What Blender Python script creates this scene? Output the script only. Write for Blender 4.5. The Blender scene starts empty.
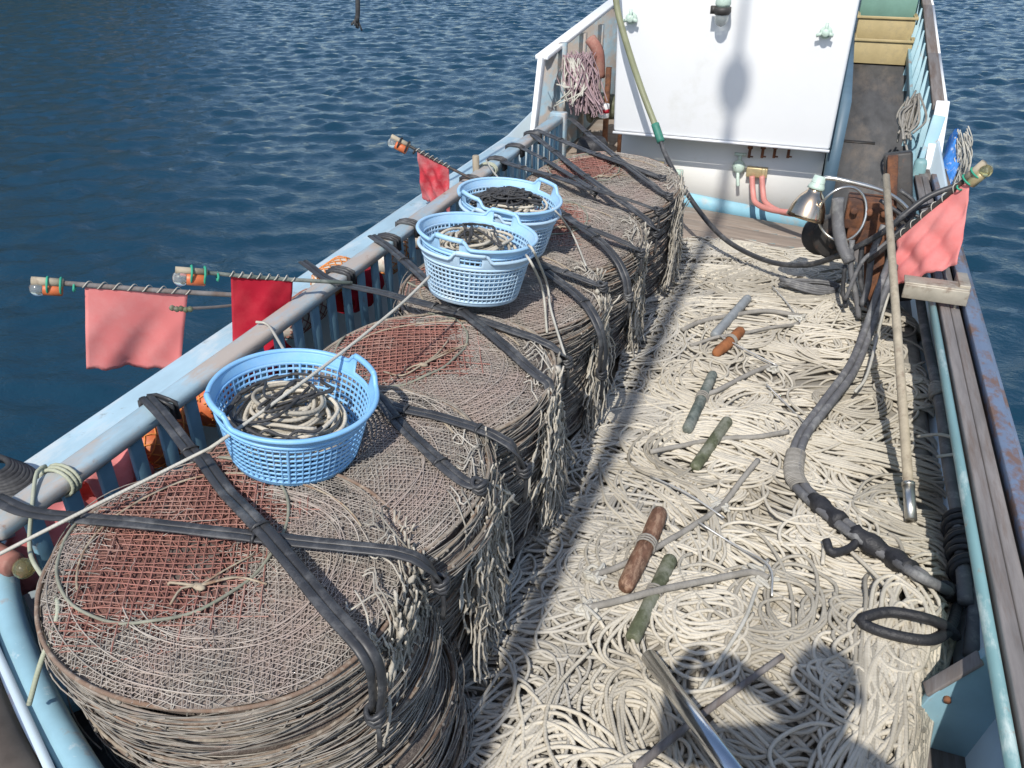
import bpy, math, random
import numpy as np
from mathutils import Vector, Matrix
random.seed(7); RNG = np.random.default_rng(7)
sc = bpy.context.scene
col = sc.collection
PI = math.pi
rad = math.radians

# ---------------------------------------------------------------- camera model
F_PX = 828.0
PITCH, YAW = rad(30.4), rad(20.0)
CAM = np.array([0.0, 0.0, 2.6])
RV = np.array([math.cos(YAW), math.sin(YAW), 0])
FV = np.array([-math.sin(YAW)*math.cos(PITCH), math.cos(YAW)*math.cos(PITCH), -math.sin(PITCH)])
UV = np.cross(RV, FV)
def ray(u, v): return (u-512)/F_PX*RV + (384-v)/F_PX*UV + FV
def at(u, v, z):
    d = ray(u, v); return CAM + d*((z-CAM[2])/d[2])
def aty(u, v, y):
    d = ray(u, v); return CAM + d*(y/d[1])
def atx(u, v, x):
    d = ray(u, v); return CAM + d*(x/d[0])

# ---------------------------------------------------------------- object helpers
def tag(o, label=None, cat=None, group=None, kind=None):
    if label: o['label'] = label
    if cat: o['category'] = cat
    if group: o['group'] = group
    if kind: o['kind'] = kind
    return o
def empty(name, loc, label, cat, group=None, rz=0):
    o = bpy.data.objects.new(name, None); o.empty_display_size = .1
    col.objects.link(o); o.location = loc; o.rotation_euler = (0, 0, rz)
    return tag(o, label, cat, group)

class MB:
    """collects geometry for one mesh object"""
    def __init__(s):
        s.v = []; s.q = []; s.f = []; s.n = 0; s.tint = []; s.ln = []
    def add(s, verts, quads=None, faces=None, tint=0.5, ln=None):
        verts = np.asarray(verts, float).reshape(-1, 3)
        if quads is not None and len(quads): s.q.append(np.asarray(quads, int)+s.n)
        if faces: s.f += [[i+s.n for i in f] for f in faces]
        s.v.append(verts); s.tint.append(np.full(len(verts), tint) if np.isscalar(tint) else np.asarray(tint, float))
        s.ln.append(np.zeros(len(verts)) if ln is None else ln)
        s.n += len(verts); return s
    def box(s, c, size, M=None, tint=.5):
        h = np.array(size)/2
        p = np.array([[x, y, z] for x in (-1, 1) for y in (-1, 1) for z in (-1, 1)])*h
        if M is not None: p = p @ np.array(M.to_3x3()).T
        p = p+np.array(c)
        return s.add(p, [[0,1,3,2],[4,6,7,5],[0,4,5,1],[2,3,7,6],[0,2,6,4],[1,5,7,3]], tint=tint)
    def bar(s, a, b, w, h, up=(0, 0, 1), tint=.5):
        a = Vector(a); b = Vector(b); d = (b-a); L = d.length; d.normalize()
        up = Vector(up); x = d.cross(up)
        if x.length < 1e-4: x = d.cross(Vector((1, 0, 0)))
        x.normalize(); y = x.cross(d)
        M = Matrix((x, d, y)).transposed()
        return s.box((a+b)/2, (w, L, h), M, tint)
    def prism(s, poly, vec, tint=.5):
        n = len(poly); p = np.array(poly, float); v = np.vstack([p, p+np.array(vec, float)])
        return s.add(v, [[i, (i+1) % n, n+(i+1) % n, n+i] for i in range(n)], [list(range(n))[::-1], list(range(n, 2*n))], tint)
    def tube(s, pts, r, sides=6, closed=False, tint=.5, caps=True, flat=None, twist=0):
        P = np.asarray(pts, float); n = len(P)
        R = np.broadcast_to(np.asarray(r, float), (n,))
        T = (np.roll(P, -1, 0)-np.roll(P, 1, 0)) if closed else np.gradient(P, axis=0)
        T /= np.linalg.norm(T, axis=1)[:, None]+1e-12
        if np.abs(T[:, 2]).max() < .93:
            X = np.cross(T, [0, 0, 1.]); X /= np.linalg.norm(X, axis=1)[:, None]
        else:
            X = np.zeros_like(P); a = np.cross(T[0], [0, 0, 1.]) if abs(T[0, 2]) < .8 else np.array([1., 0, 0])
            for i in range(n):
                a = a-T[i]*(a@T[i]); L = np.linalg.norm(a)
                if L < 1e-6: a = np.cross(T[i], [0, 1., .3]); L = np.linalg.norm(a)
                a = a/L; X[i] = a
        Y = np.cross(X, T)
        ang = np.arange(sides)*2*PI/sides
        fa, fb = (1, 1) if flat is None else flat
        V = P[:, None]+R[:, None, None]*(fa*np.cos(ang)[None, :, None]*X[:, None]+fb*np.sin(ang)[None, :, None]*Y[:, None])
        m = n if closed else n-1
        i = np.arange(m)[:, None]; j = np.arange(sides)[None]
        i2 = (i+1) % n; j2 = (j+1) % sides
        Q = np.stack([i*sides+j, i*sides+j2, i2*sides+j2, i2*sides+j], -1).reshape(-1, 4)
        fc = [] if (closed or not caps) else [list(range(sides))[::-1], list(range((n-1)*sides, n*sides))]
        ln = np.repeat(np.r_[0, np.cumsum(np.linalg.norm(np.diff(P, axis=0), axis=1))], sides)
        return s.add(V.reshape(-1, 3), Q, fc, tint, ln)
    def lathe(s, prof, segs=32, M=None, tint=.5, cap=True):
        pr = np.array(prof, float); a = np.arange(segs)*2*PI/segs
        V = np.stack([pr[:, 0:1]*np.cos(a), pr[:, 0:1]*np.sin(a), np.repeat(pr[:, 1:2], segs, 1)], -1).reshape(-1, 3)
        if M is not None:
            Mn = np.array(M); V = V @ Mn[:3, :3].T + Mn[:3, 3]
        n = len(pr); i = np.arange(n-1)[:, None]; j = np.arange(segs)[None]; j2 = (j+1) % segs
        Q = np.stack([i*segs+j, i*segs+j2, (i+1)*segs+j2, (i+1)*segs+j], -1).reshape(-1, 4)
        fc = [list(range(segs))[::-1], list(range((n-1)*segs, n*segs))] if cap else []
        return s.add(V, Q, fc, tint)
    def cyl(s, a, b, r, r2=None, segs=16, tint=.5, bev=0):
        a = Vector(a); b = Vector(b); L = (b-a).length; r2 = r if r2 is None else r2
        M = Matrix.Translation(a) @ (b-a).to_track_quat('Z', 'Y').to_matrix().to_4x4()
        if bev: pf = [(r-bev, 0), (r, bev), (r2, L-bev), (r2-bev, L)]
        else: pf = [(r, 0), (r2, L)]
        return s.lathe(pf, segs, M, tint)
    def ball(s, c, r, segs=14, sq=(1, 1, 1), tint=.5):
        n = max(6, segs//2); pf = [(max(1e-4, math.sin(PI*i/n)), -math.cos(PI*i/n)) for i in range(n+1)]
        M = Matrix.Translation(Vector(c)) @ Matrix.Diagonal((r*sq[0], r*sq[1], r*sq[2], 1))
        return s.lathe(pf, segs, M, tint)
    def grid(s, fn, nu, nv, tint=.5):
        V = np.array([[fn(i/(nu-1), j/(nv-1)) for j in range(nv)] for i in range(nu)]).reshape(-1, 3)
        Q = [[i*nv+j, (i+1)*nv+j, (i+1)*nv+j+1, i*nv+j+1] for i in range(nu-1) for j in range(nv-1)]
        return s.add(V, Q, tint=tint)
    def mesh(s, name, m, smooth=False):
        me = bpy.data.meshes.new(name)
        V = np.vstack(s.v); Q = np.vstack(s.q) if s.q else np.zeros((0, 4), int)
        nf = len(s.f); lt = np.r_[np.full(len(Q), 4), [len(f) for f in s.f]].astype(np.int32)
        lv = np.r_[Q.ravel(), np.array([i for f in s.f for i in f], int)].astype(np.int32)
        me.vertices.add(len(V)); me.vertices.foreach_set('co', V.ravel().astype(np.float32))
        me.loops.add(len(lv)); me.loops.foreach_set('vertex_index', lv)
        me.polygons.add(len(lt)); me.polygons.foreach_set('loop_start', np.r_[0, np.cumsum(lt)[:-1]].astype(np.int32))
        me.polygons.foreach_set('loop_total', lt)
        if smooth: me.polygons.foreach_set('use_smooth', np.ones(len(lt), bool))
        for nm, arr in (('tint', s.tint), ('run', s.ln)):
            at_ = me.attributes.new(nm, 'FLOAT', 'POINT'); at_.data.foreach_set('value', np.concatenate(arr).astype(np.float32))
        me.update(calc_edges=True); me.validate()
        me.materials.append(m)
        return me
    def build(s, name, m, parent=None, smooth=False, bevel=0, loc=None, solid=0):
        o = bpy.data.objects.new(name, s.mesh(name, m, smooth)); col.objects.link(o)
        if parent is not None: o.parent = parent
        if loc is not None: o.location = loc
        if solid:
            md = o.modifiers.new('solid', 'SOLIDIFY'); md.thickness = solid; md.offset = 0
        if bevel:
            md = o.modifiers.new('bev', 'BEVEL'); md.width = bevel; md.segments = 2; md.limit_method = 'ANGLE'
        return o
def spline(pts, step=.02, closed=False):
    """Catmull-Rom resample"""
    P = np.array(pts, float)
    if len(P) == 2 and not closed:
        n = max(2, int(np.linalg.norm(P[1]-P[0])/step)); t = np.linspace(0, 1, n+1)[:, None]; return P[0]*(1-t)+P[1]*t
    if closed: Q = np.vstack([P[-1], P, P[0], P[1]])
    else: Q = np.vstack([2*P[0]-P[1], P, 2*P[-1]-P[-2]])
    out = []
    for i in range(1, len(Q)-2):
        n = max(2, int(np.linalg.norm(Q[i+1]-Q[i])/step)); t = np.linspace(0, 1, n, endpoint=False)[:, None]
        a, b, c, d = Q[i-1], Q[i], Q[i+1], Q[i+2]
        out.append(.5*(2*b+(c-a)*t+(2*a-5*b+4*c-d)*t*t+(3*b-a-3*c+d)*t**3))
    if not closed: out.append(P[-1:])
    return np.vstack(out)
def smooth1(a, k):
    if k < 2: return a
    return np.convolve(np.pad(a, k, mode='edge'), np.ones(k)/k, 'same')[k:-k]
def wob(n, amp, k, rng=RNG):
    """smooth random offsets, n x 3"""
    w = rng.normal(size=(n, 3)); return np.stack([smooth1(w[:, i], k) for i in range(3)], 1)*amp*math.sqrt(k)

# ---------------------------------------------------------------- materials
def nodes(name):
    m = bpy.data.materials.new(name); m.use_nodes = True; nt = m.node_tree
    return m, nt, nt.nodes['Principled BSDF']
def mix(nt, fac, a, b, typ='MIX'):
    n = nt.nodes.new('ShaderNodeMix'); n.data_type = 'RGBA'; n.blend_type = typ
    for sock, val in ((n.inputs[0], fac), (n.inputs[6], a), (n.inputs[7], b)):
        if isinstance(val, bpy.types.NodeSocket): nt.links.new(val, sock)
        elif isinstance(val, (int, float)): sock.default_value = val
        else: sock.default_value = (*val, 1)
    return n.outputs[2]
def noise(nt, scale, detail=4, rough=.6, stretch=None, coord='Object'):
    tc = nt.nodes.new('ShaderNodeTexCoord'); n = nt.nodes.new('ShaderNodeTexNoise')
    n.inputs['Scale'].default_value = scale; n.inputs['Detail'].default_value = detail; n.inputs['Roughness'].default_value = rough
    if stretch:
        mp = nt.nodes.new('ShaderNodeMapping'); mp.inputs['Scale'].default_value = stretch
        nt.links.new(tc.outputs[coord], mp.inputs[0]); nt.links.new(mp.outputs[0], n.inputs['Vector'])
    else: nt.links.new(tc.outputs[coord], n.inputs['Vector'])
    return n.outputs['Fac']
def ramp(nt, src, stops):
    r = nt.nodes.new('ShaderNodeValToRGB'); e = r.color_ramp.elements
    while len(e) > 1: e.remove(e[0])
    e[0].position = stops[0][0]; e[0].color = (*stops[0][1], 1) if not isinstance(stops[0][1], (int, float)) else (*[stops[0][1]]*3, 1)
    for p, c in stops[1:]:
        k = e.new(p); k.color = (*c, 1) if not isinstance(c, (int, float)) else (c, c, c, 1)
    nt.links.new(src, r.inputs[0]); return r.outputs[0]
def bump(nt, bs, h, strength=.3, dist=.01):
    b = nt.nodes.new('ShaderNodeBump'); b.inputs['Strength'].default_value = strength; b.inputs['Distance'].default_value = dist
    nt.links.new(h, b.inputs['Height']); nt.links.new(b.outputs[0], bs.inputs['Normal'])
def attr(nt, name):
    a = nt.nodes.new('ShaderNodeAttribute'); a.attribute_name = name; return a.outputs['Fac']
def M(name, base, rough=.6, var=.25, scale=12, metal=0, wear=None, wscale=6, wlo=.55, whi=.68, bmp=.15, bdist=.003, bscale=None, tint=0, stretch=None, wear2=None):
    """base colour with noise mottling, optional wear / rust patches and per-strand tint"""
    m, nt, bs = nodes(name)
    n1 = noise(nt, scale, 5, .65, stretch)
    dark = tuple(c*(1-var) for c in base); lite = tuple(min(1, c*(1+var)) for c in base)
    c = mix(nt, ramp(nt, n1, [(.3, 0), (.7, 1)]), dark, lite)
    if tint:
        tv = attr(nt, 'tint'); c = mix(nt, 1.0, c, ramp(nt, tv, [(0, 1-tint), (1, 1)]), 'MULTIPLY')
    if wear:
        n2 = noise(nt, wscale, 7, .7, stretch)
        c = mix(nt, ramp(nt, n2, [(wlo, 0), (whi, 1)]), c, wear)
    if wear2:
        n3 = noise(nt, wscale*2.3, 7, .75)
        c = mix(nt, ramp(nt, n3, [(.6, 0), (.7, .9)]), c, wear2)
    nt.links.new(c, bs.inputs['Base Color'])
    bs.inputs['Roughness'].default_value = rough; bs.inputs['Metallic'].default_value = metal
    if bmp: bump(nt, bs, noise(nt, bscale or scale*4, 4), bmp, bdist)
    return m
def M_rope(name, base, grime, tint=.35, gscale=2.5, glo=.45, ghi=.75, pitch=90, rough=.85):
    m, nt, bs = nodes(name)
    tv = attr(nt, 'tint')
    c = mix(nt, ramp(nt, noise(nt, gscale, 5, .7), [(glo, 0), (ghi, 1)]), base, grime)
    c = mix(nt, ramp(nt, noise(nt, 60, 3), [(.35, 0), (.75, .45)]), c, grime)
    c = mix(nt, 1.0, c, ramp(nt, tv, [(0, 1-tint), (.6, .93), (1, 1)]), 'MULTIPLY')
    nt.links.new(c, bs.inputs['Base Color']); bs.inputs['Roughness'].default_value = rough
    bs.inputs['Specular IOR Level'].default_value = .25
    rn = attr(nt, 'run'); mt = nt.nodes.new('ShaderNodeMath'); mt.operation = 'MULTIPLY'; mt.inputs[1].default_value = pitch*2*PI
    sn = nt.nodes.new('ShaderNodeMath'); sn.operation = 'SINE'
    nt.links.new(rn, mt.inputs[0]); nt.links.new(mt.outputs[0], sn.inputs[0])
    bump(nt, bs, sn.outputs[0], .22, .001)
    return m

m_blue = M('paint_light_blue', (.26, .44, .52), .5, .12, 5, wear=(.33, .24, .19), wscale=5, wlo=.58, whi=.70, wear2=(.52, .60, .62))
m_railblue = M('paint_rail_blue', (.30, .42, .49), .55, .16, 9, wear=(.40, .35, .31), wscale=5, wlo=.42, whi=.56, wear2=(.27, .16, .11), stretch=(1, .35, 1))
m_capblue = M('paint_cap_blue', (.35, .50, .585), .55, .14, 7, wear=(.55, .60, .62), wscale=4, wlo=.5, whi=.62, wear2=(.22, .27, .28), stretch=(1, .3, 1))
m_slat = M('paint_slat_blue', (.17, .33, .44), .55, .15, 9, wear=(.2, .15, .12), wscale=9, wlo=.62, whi=.72)
m_teal = M('paint_teal', (.175, .31, .32), .5, .12, 6, wear=(.50, .58, .56), wscale=7, wlo=.55, whi=.68, stretch=(1, .3, 1), wear2=(.3, .18, .11))
m_white = M('paint_white', (.80, .81, .82), .45, .025, 1.5, wear=(.68, .68, .65), wscale=1.3, wlo=.6, whi=.8, bmp=.05)
m_basewhite = M('paint_white_stained', (.78, .78, .75), .5, .04, 2, wear=(.58, .53, .40), wscale=2.0, wlo=.56, whi=.8, bmp=.05)
m_stripe = M('paint_stripe_blue', (.25, .50, .62), .5, .1, 6, wear=(.4, .45, .45), wscale=5)
m_cabside = M('paint_cabin_side', (.085, .145, .20), .5, .1, 5)
m_plank = M('plank_grey', (.19, .175, .168), .8, .3, 4, wear=(.13, .095, .075), wscale=3, wlo=.45, whi=.65, stretch=(6, .5, 1), bmp=.4, bscale=30)
m_deck = M('deck_board', (.27, .22, .18), .8, .22, 5, wear=(.36, .33, .29), wscale=3, stretch=(.6, 5, 1), bmp=.3, bscale=30)
m_walk = M('walkway_board', (.075, .076, .08), .7, .3, 3, wear=(.15, .13, .115), wscale=1.3, wlo=.5, whi=.7, stretch=(3, 1, 1), bmp=.3)
m_steel = M('steel_blue_rusty', (.135, .18, .265), .5, .15, 7, wear=(.16, .10, .08), wscale=9, wlo=.47, whi=.58, wear2=(.22, .26, .33), stretch=(1, .6, 1))
m_stain = M('stainless', (.62, .61, .57), .3, .12, 8, metal=.9, wear=(.38, .33, .24), wscale=6, bmp=.06)
m_dull = M('dull_metal', (.40, .36, .29), .55, .2, 8, metal=.35, wear=(.20, .14, .10), wscale=9, wlo=.5, whi=.65, bmp=.15)
m_chrome = M('chrome_tarnished', (.72, .56, .40), .2, .12, 9, metal=1, wear=(.55, .40, .25), wscale=6, wlo=.55, whi=.75, bmp=.03)
m_pipe = M('polished_tube', (.66, .67, .68), .22, .06, 20, metal=1, bmp=.04, stretch=(1, 1, .2))
m_rust = M('rusty_iron', (.16, .065, .030), .85, .45, 14, wear=(.07, .035, .025), wscale=10, wlo=.45, whi=.6, bmp=.6, bscale=50)
m_iron = M('dark_iron', (.04, .037, .035), .55, .4, 12, wear=(.13, .065, .04), wscale=9, wlo=.55, whi=.68, bmp=.3)
m_black = M('black_rubber_tube', (.045, .046, .05), .45, .25, 14, wear=(.15, .15, .15), wscale=10, wlo=.5, whi=.75, stretch=None, tint=.3)
m_hose = M('grey_hose', (.12, .12, .125), .65, .25, 9, wear=(.27, .27, .26), wscale=12, wlo=.5, whi=.7)
m_tape = M('black_tape', (.022, .022, .025), .55, .3, 30, bmp=.7, bdist=.006, bscale=70)
m_oilhose = M('olive_hose', (.24, .25, .15), .5, .2, 9, wear=(.12, .13, .08), wscale=8)
m_wood = M('pole_wood', (.36, .31, .23), .75, .2, 8, stretch=(3, 3, .3), wear=(.24, .19, .14), wscale=7, bmp=.3)
m_oldwood = M('brown_wood', (.15, .075, .045), .7, .5, 12, wear=(.32, .20, .13), wscale=14, wlo=.48, whi=.6, wear2=(.06, .03, .02), stretch=(3, 1, 3), bmp=.5, bscale=40)
m_rotwood = M('orange_wood', (.27, .10, .035), .8, .4, 14, bmp=.5)
m_olive = M('olive_float', (.10, .11, .06), .6, .45, 18, wear=(.23, .23, .19), wscale=9, wlo=.45, whi=.65, wear2=(.05, .05, .035), bmp=.4)
m_grnfloat = M('greygreen_float', (.10, .125, .11), .6, .45, 18, wear=(.25, .26, .23), wscale=9, wlo=.45, whi=.65, wear2=(.05, .055, .05), bmp=.4)
m_gryfloat = M('grey_float', (.24, .26, .27), .5, .2, 14, wear=(.35, .36, .36), wscale=10)
m_basket = M('basket_blue', (.225, .48, .78), .45, .08, 6, wear=(.36, .56, .76), wscale=5, wlo=.5, whi=.8, bmp=.04)
m_basket3 = M('basket_faded', (.33, .56, .79), .5, .08, 6, wear=(.50, .64, .76), wscale=5, wlo=.48, whi=.75, bmp=.04)
m_basket2 = M('basket_pale', (.44, .60, .74), .52, .1, 6, wear=(.58, .66, .70), wscale=4, bmp=.04)
m_rope = M_rope('white_rope', (.66, .61, .51), (.46, .415, .335), .40, 2.2, .42, .68)
m_rope2 = M_rope('dusty_rope', (.58, .545, .475), (.42, .39, .335), .35, 2.5, .4, .7)
m_fringe = M_rope('grey_cord', (.58, .54, .465), (.38, .345, .29), .55, 9, .4, .7, 60)
m_bedshade = M('rope_bed_shade', (.24, .22, .185), .95, .3, 20, bmp=.6, bscale=60)  # same rope, coloured darker to paint in shade in the gaps between strands
m_cord = M_rope('white_cord', (.58, .56, .50), (.40, .38, .32), .2, 8, .4, .8, 120)
m_gcord = M_rope('green_white_cord', (.47, .48, .38), (.33, .36, .25), .2, 8, .4, .8, 120)
m_bcord = M_rope('black_braid', (.045, .045, .048), (.10, .10, .10), .3, 20, .4, .8, 60, .6)
m_greyrope = M_rope('grey_branch_rope', (.36, .34, .305), (.22, .205, .18), .25, 10, .4, .7, 70)
m_wire = M('bright_wire', (.62, .61, .58), .35, .1, 20, metal=.6, bmp=0)
def M_ring(name):
    m, nt, bs = nodes(name)
    oi = nt.nodes.new('ShaderNodeObjectInfo')
    c0 = ramp(nt, oi.outputs['Random'], [(0, (.13, .085, .06)), (.2, (.29, .245, .19)), (.4, (.17, .145, .125)), (.55, (.24, .15, .10)), (.7, (.27, .24, .21)), (.85, (.09, .075, .065)), (1, (.31, .27, .22))])
    n = noise(nt, 9, 5, .7)
    c = mix(nt, ramp(nt, n, [(.45, 0), (.7, .85)]), c0, (.17, .09, .05))
    c = mix(nt, ramp(nt, noise(nt, 45, 3), [(.5, 0), (.75, .6)]), c, (.50, .45, .37))
    nt.links.new(c, bs.inputs['Base Color']); bs.inputs['Roughness'].default_value = .85
    bump(nt, bs, noise(nt, 130, 2), .4, .003); return m
m_ring = M_ring('frame_ring_mix')
m_tanring = M('tan_ring', (.36, .30, .22), .85, .3, 20, wear=(.22, .12, .07), wscale=14, wlo=.5, whi=.62, wear2=(.42, .38, .31))
m_greenring = M('green_grey_ring', (.23, .23, .18), .8, .3, 20, wear=(.13, .16, .11), wscale=9)
m_sidenet = M('side_twine', (.32, .29, .25), .9, .35, 25, wear=(.24, .17, .135), wscale=12, tint=.5)
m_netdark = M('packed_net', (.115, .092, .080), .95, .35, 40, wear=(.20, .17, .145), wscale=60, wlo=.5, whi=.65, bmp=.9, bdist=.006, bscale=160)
m_greynet = M('grey_net_twine', (.47, .425, .37), .9, .25, 14, wear=(.40, .32, .28), wscale=5, wlo=.45, whi=.65, tint=.5)
m_rednet = M('red_net_twine', (.37, .165, .130), .85, .25, 10, wear=(.40, .26, .21), wscale=7, wlo=.48, whi=.7, tint=.35)
def M_bed():
    m, nt, bs = nodes('net_bed_mix'); t = attr(nt, 'tint')
    n1 = ramp(nt, noise(nt, 90, 5, .7), [(.42, 0), (.62, 1)]); n2 = ramp(nt, noise(nt, 12, 4), [(.35, 0), (.7, 1)])
    g = mix(nt, n1, (.20, .17, .145), (.36, .32, .27)); g = mix(nt, n2, g, (.25, .19, .165))
    r_ = mix(nt, n1, (.13, .055, .044), (.24, .125, .10))
    nt.links.new(mix(nt, ramp(nt, t, [(.3, 0), (.7, 1)]), g, r_), bs.inputs['Base Color']); bs.inputs['Roughness'].default_value = .95
    bump(nt, bs, noise(nt, 220, 3), 1, .006); return m
m_netbed = M_bed()
def M_cloth(name, base, fade):
    m, nt, bs = nodes(name)
    c = mix(nt, ramp(nt, noise(nt, 6, 5, .7), [(.4, 0), (.75, 1)]), base, fade)
    nt.links.new(c, bs.inputs['Base Color']); bs.inputs['Roughness'].default_value = .8
    bs.inputs['Specular IOR Level'].default_value = .15
    tr = nt.nodes.new('ShaderNodeBsdfTranslucent'); nt.links.new(c, tr.inputs[0])
    ms = nt.nodes.new('ShaderNodeMixShader'); ms.inputs[0].default_value = .25
    out = nt.nodes['Material Output']
    nt.links.new(bs.outputs[0], ms.inputs[1]); nt.links.new(tr.outputs[0], ms.inputs[2]); nt.links.new(ms.outputs[0], out.inputs[0])
    bump(nt, bs, noise(nt, 300, 2), .25, .001); return m
m_pink = M_cloth('pink_cloth', (.86, .27, .26), (.88, .38, .36))
m_red = M_cloth('red_cloth', (.52, .02, .045), (.62, .06, .08))
m_redpale = M_cloth('red_faded_cloth', (.60, .06, .08), (.68, .36, .36))
m_orange = M('orange_float', (.52, .13, .045), .5, .15, 10, wear=(.6, .3, .14), wscale=8)
m_orangenet = M('orange_net', (.65, .24, .06), .8, .2, 20)
m_whitefl = M('white_float', (.62, .58, .50), .5, .15, 20, wear=(.5, .34, .28), wscale=12)
m_green = M('green_twine', (.03, .30, .19), .7, .2, 30)
m_dkgreen = M('dark_green_tape', (.04, .19, .14), .6, .2, 20)
m_yellow = M('crate_yellow', (.47, .38, .20), .6, .12, 5, wear=(.35, .29, .18), wscale=4)
m_cgreen = M('crate_green', (.16, .30, .25), .6, .12, 5)
m_palegreen = M('pale_green_fitting', (.50, .62, .54), .45, .15, 20, wear=(.22, .27, .23), wscale=20)
m_pinkhose = M('pink_hose', (.58, .24, .21), .5, .12, 10)
m_brass = M('brass_fitting', (.55, .45, .26), .4, .2, 20, metal=.5)
m_bluenet = M('blue_net', (.04, .20, .58), .8, .25, 25, wear=(.45, .5, .55), wscale=18)
m_purplenet = M('mauve_net', (.38, .27, .29), .85, .2, 14, tint=.45)
m_concrete = M('quay_concrete', (.33, .32, .30), .9, .15, 3, wear=(.25, .24, .22), wscale=1.5)
m_hull = M('hull_paint', (.50, .60, .66), .45, .1, 2)
m_dkwood = M('rub_rail_wood', (.075, .06, .05), .8, .3, 8, wear=(.12, .1, .085), wscale=6, bmp=.3)
m_skin = M('skin', (.50, .30, .22), .5, .05, 8, bmp=0)
m_jacket = M('jacket_navy', (.05, .06, .09), .85, .2, 8)
m_trousers = M('trousers_grey', (.12, .12, .12), .85, .2, 8)
m_hair = M('black_hair', (.02, .018, .016), .6, .2, 40)
m_camera = M('black_camera_body', (.02, .02, .02), .4, .2, 20, bmp=0)
m_rock = M('hill_rock', (.42, .33, .22), .95, .3, .15, wear=(.035, .045, .028), wscale=.07, wlo=.36, whi=.46, bmp=0)
def M_glass(name, tintc):
    m, nt, bs = nodes(name)
    bs.inputs['Base Color'].default_value = (*tintc, 1); bs.inputs['Roughness'].default_value = .08
    bs.inputs['Transmission Weight'].default_value = .85; bs.inputs['IOR'].default_value = 1.4
    return m
m_glass = M_glass('lamp_glass', (.80, .82, .78)); m_amber = M_glass('amber_glass', (.60, .55, .30))

# ---------------------------------------------------------------- world, sun, camera
w = bpy.data.worlds.new('World'); sc.world = w; w.use_nodes = True
nt = w.node_tree; bg = nt.nodes['Background']
sky = nt.nodes.new('ShaderNodeTexSky'); sky.sky_type = 'NISHITA'; sky.sun_disc = False
SUN_EL, SUN_AZ = rad(47), rad(-.15)
sky.ozone_density = 1.5; sky.sun_elevation = SUN_EL; sky.sun_rotation = PI+SUN_AZ
nt.links.new(sky.outputs[0], bg.inputs[0]); bg.inputs[1].default_value = .15
sl = bpy.data.lights.new('sun', 'SUN'); sl.energy = 4.0; sl.angle = rad(.53); sl.color = (1, .955, .88)
so = bpy.data.objects.new('sun', sl); col.objects.link(so); so.rotation_euler = (PI/2-SUN_EL, 0, -SUN_AZ)
cd = bpy.data.cameras.new('camera'); co = bpy.data.objects.new('camera', cd); col.objects.link(co)
cd.sensor_width = 36; cd.lens = F_PX/1024*36; cd.clip_start = .02; cd.clip_end = 3000
co.location = CAM; co.rotation_euler = (PI/2-PITCH, 0, YAW); sc.camera = co
sc.view_settings.view_transform = 'Standard'; sc.view_settings.look = 'None'; sc.view_settings.exposure = 0.1

# ---------------------------------------------------------------- sea
ZW = -.45
def make_sea():
    m, nt, bs = nodes('sea_water')
    bs.inputs['Base Color'].default_value = (.008, .038, .068, 1); bs.inputs['Roughness'].default_value = .06
    bs.inputs['IOR'].default_value = 1.333
    bump(nt, bs, noise(nt, 9, 5, .65, (1, 1.5, 1)), .6, .025)
    N, L = 760, 72.0
    kx = np.fft.fftfreq(N, L/N)*2*PI; KX, KY = np.meshgrid(kx, kx, indexing='ij'); K = np.hypot(KX, KY)+1e-9
    wd = np.array([.34, -.94]); cs = (KX*wd[0]+KY*wd[1])/K
    kp = 2*PI/.60
    S = np.exp(-1.0*(kp/K)**2)/K**3.3*(np.abs(cs)**2.5+.10)*np.exp(-(K/30)**2)
    r = np.random.default_rng(3); H = np.fft.ifft2(np.sqrt(S)*(r.normal(size=(N, N))+1j*r.normal(size=(N, N)))).real
    gx, gy = np.gradient(H, L/N); H *= .175/math.sqrt((gx**2+gy**2).mean())
    # calmer sheltered patches
    x = np.linspace(-50, 22, N); y = np.linspace(-22, 50, N); X, Y = np.meshgrid(x, y, indexing='ij')
    edge = np.clip(np.minimum.reduce([X+50, 22-X, Y+22, 50-Y])/3, 0, 1)
    V = np.stack([X, Y, ZW+H*edge], -1).reshape(-1, 3)
    i, j = np.meshgrid(np.arange(N-1), np.arange(N-1), indexing='ij')
    Q = np.stack([i*N+j, (i+1)*N+j, (i+1)*N+j+1, i*N+j+1], -1).reshape(-1, 4)
    b = MB(); b.add(V, Q)
    B = 900
    for x0, x1, y0, y1 in ((-B, -50, -B, B), (22, B, -B, B), (-50, 22, -B, -22), (-50, 22, 50, B)):
        b.add([[x0, y0, ZW], [x1, y0, ZW], [x1, y1, ZW], [x0, y1, ZW]], [[0, 1, 2, 3]])
    tag(b.build('sea', m, smooth=True), kind='structure')
make_sea()

# quay under the photographer and the shore whose reflection darkens the water
q = MB(); q.box((-2, -6.3, .065), (60, 12, 2.13)); tag(q.build('quay', m_concrete, bevel=.03), kind='structure')
hb = MB()
def hillf(u, v):
    a = rad(36+u*70); d = 62+30*v
    hgt = 1.35*(17+5*math.sin(u*9)+3*math.sin(u*23+1))*min(1, v*2.2)**.7*min(1, u*7)
    return (-math.sin(a)*d, math.cos(a)*d, ZW-.5+hgt+1.3*math.sin(u*60+v*9)*min(1, v*4))
hb.grid(hillf, 90, 24); tag(hb.build('hill', m_rock, smooth=True), kind='structure')

# ---------------------------------------------------------------- fishing boat
DECK = .30
boat = empty('fishing_boat', (-.6, 6, 0), 'light blue wooden fishing boat with white cabin moored stern to the quay', 'boat')
def P_(b, name, m, parent=boat, **k):
    o = b.build(name, m, None, **k); o.parent = parent
    o.matrix_parent_inverse = parent_inv(parent); return o
def parent_inv(p):
    bpy.context.view_layer.update(); return p.matrix_world.inverted()
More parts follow.
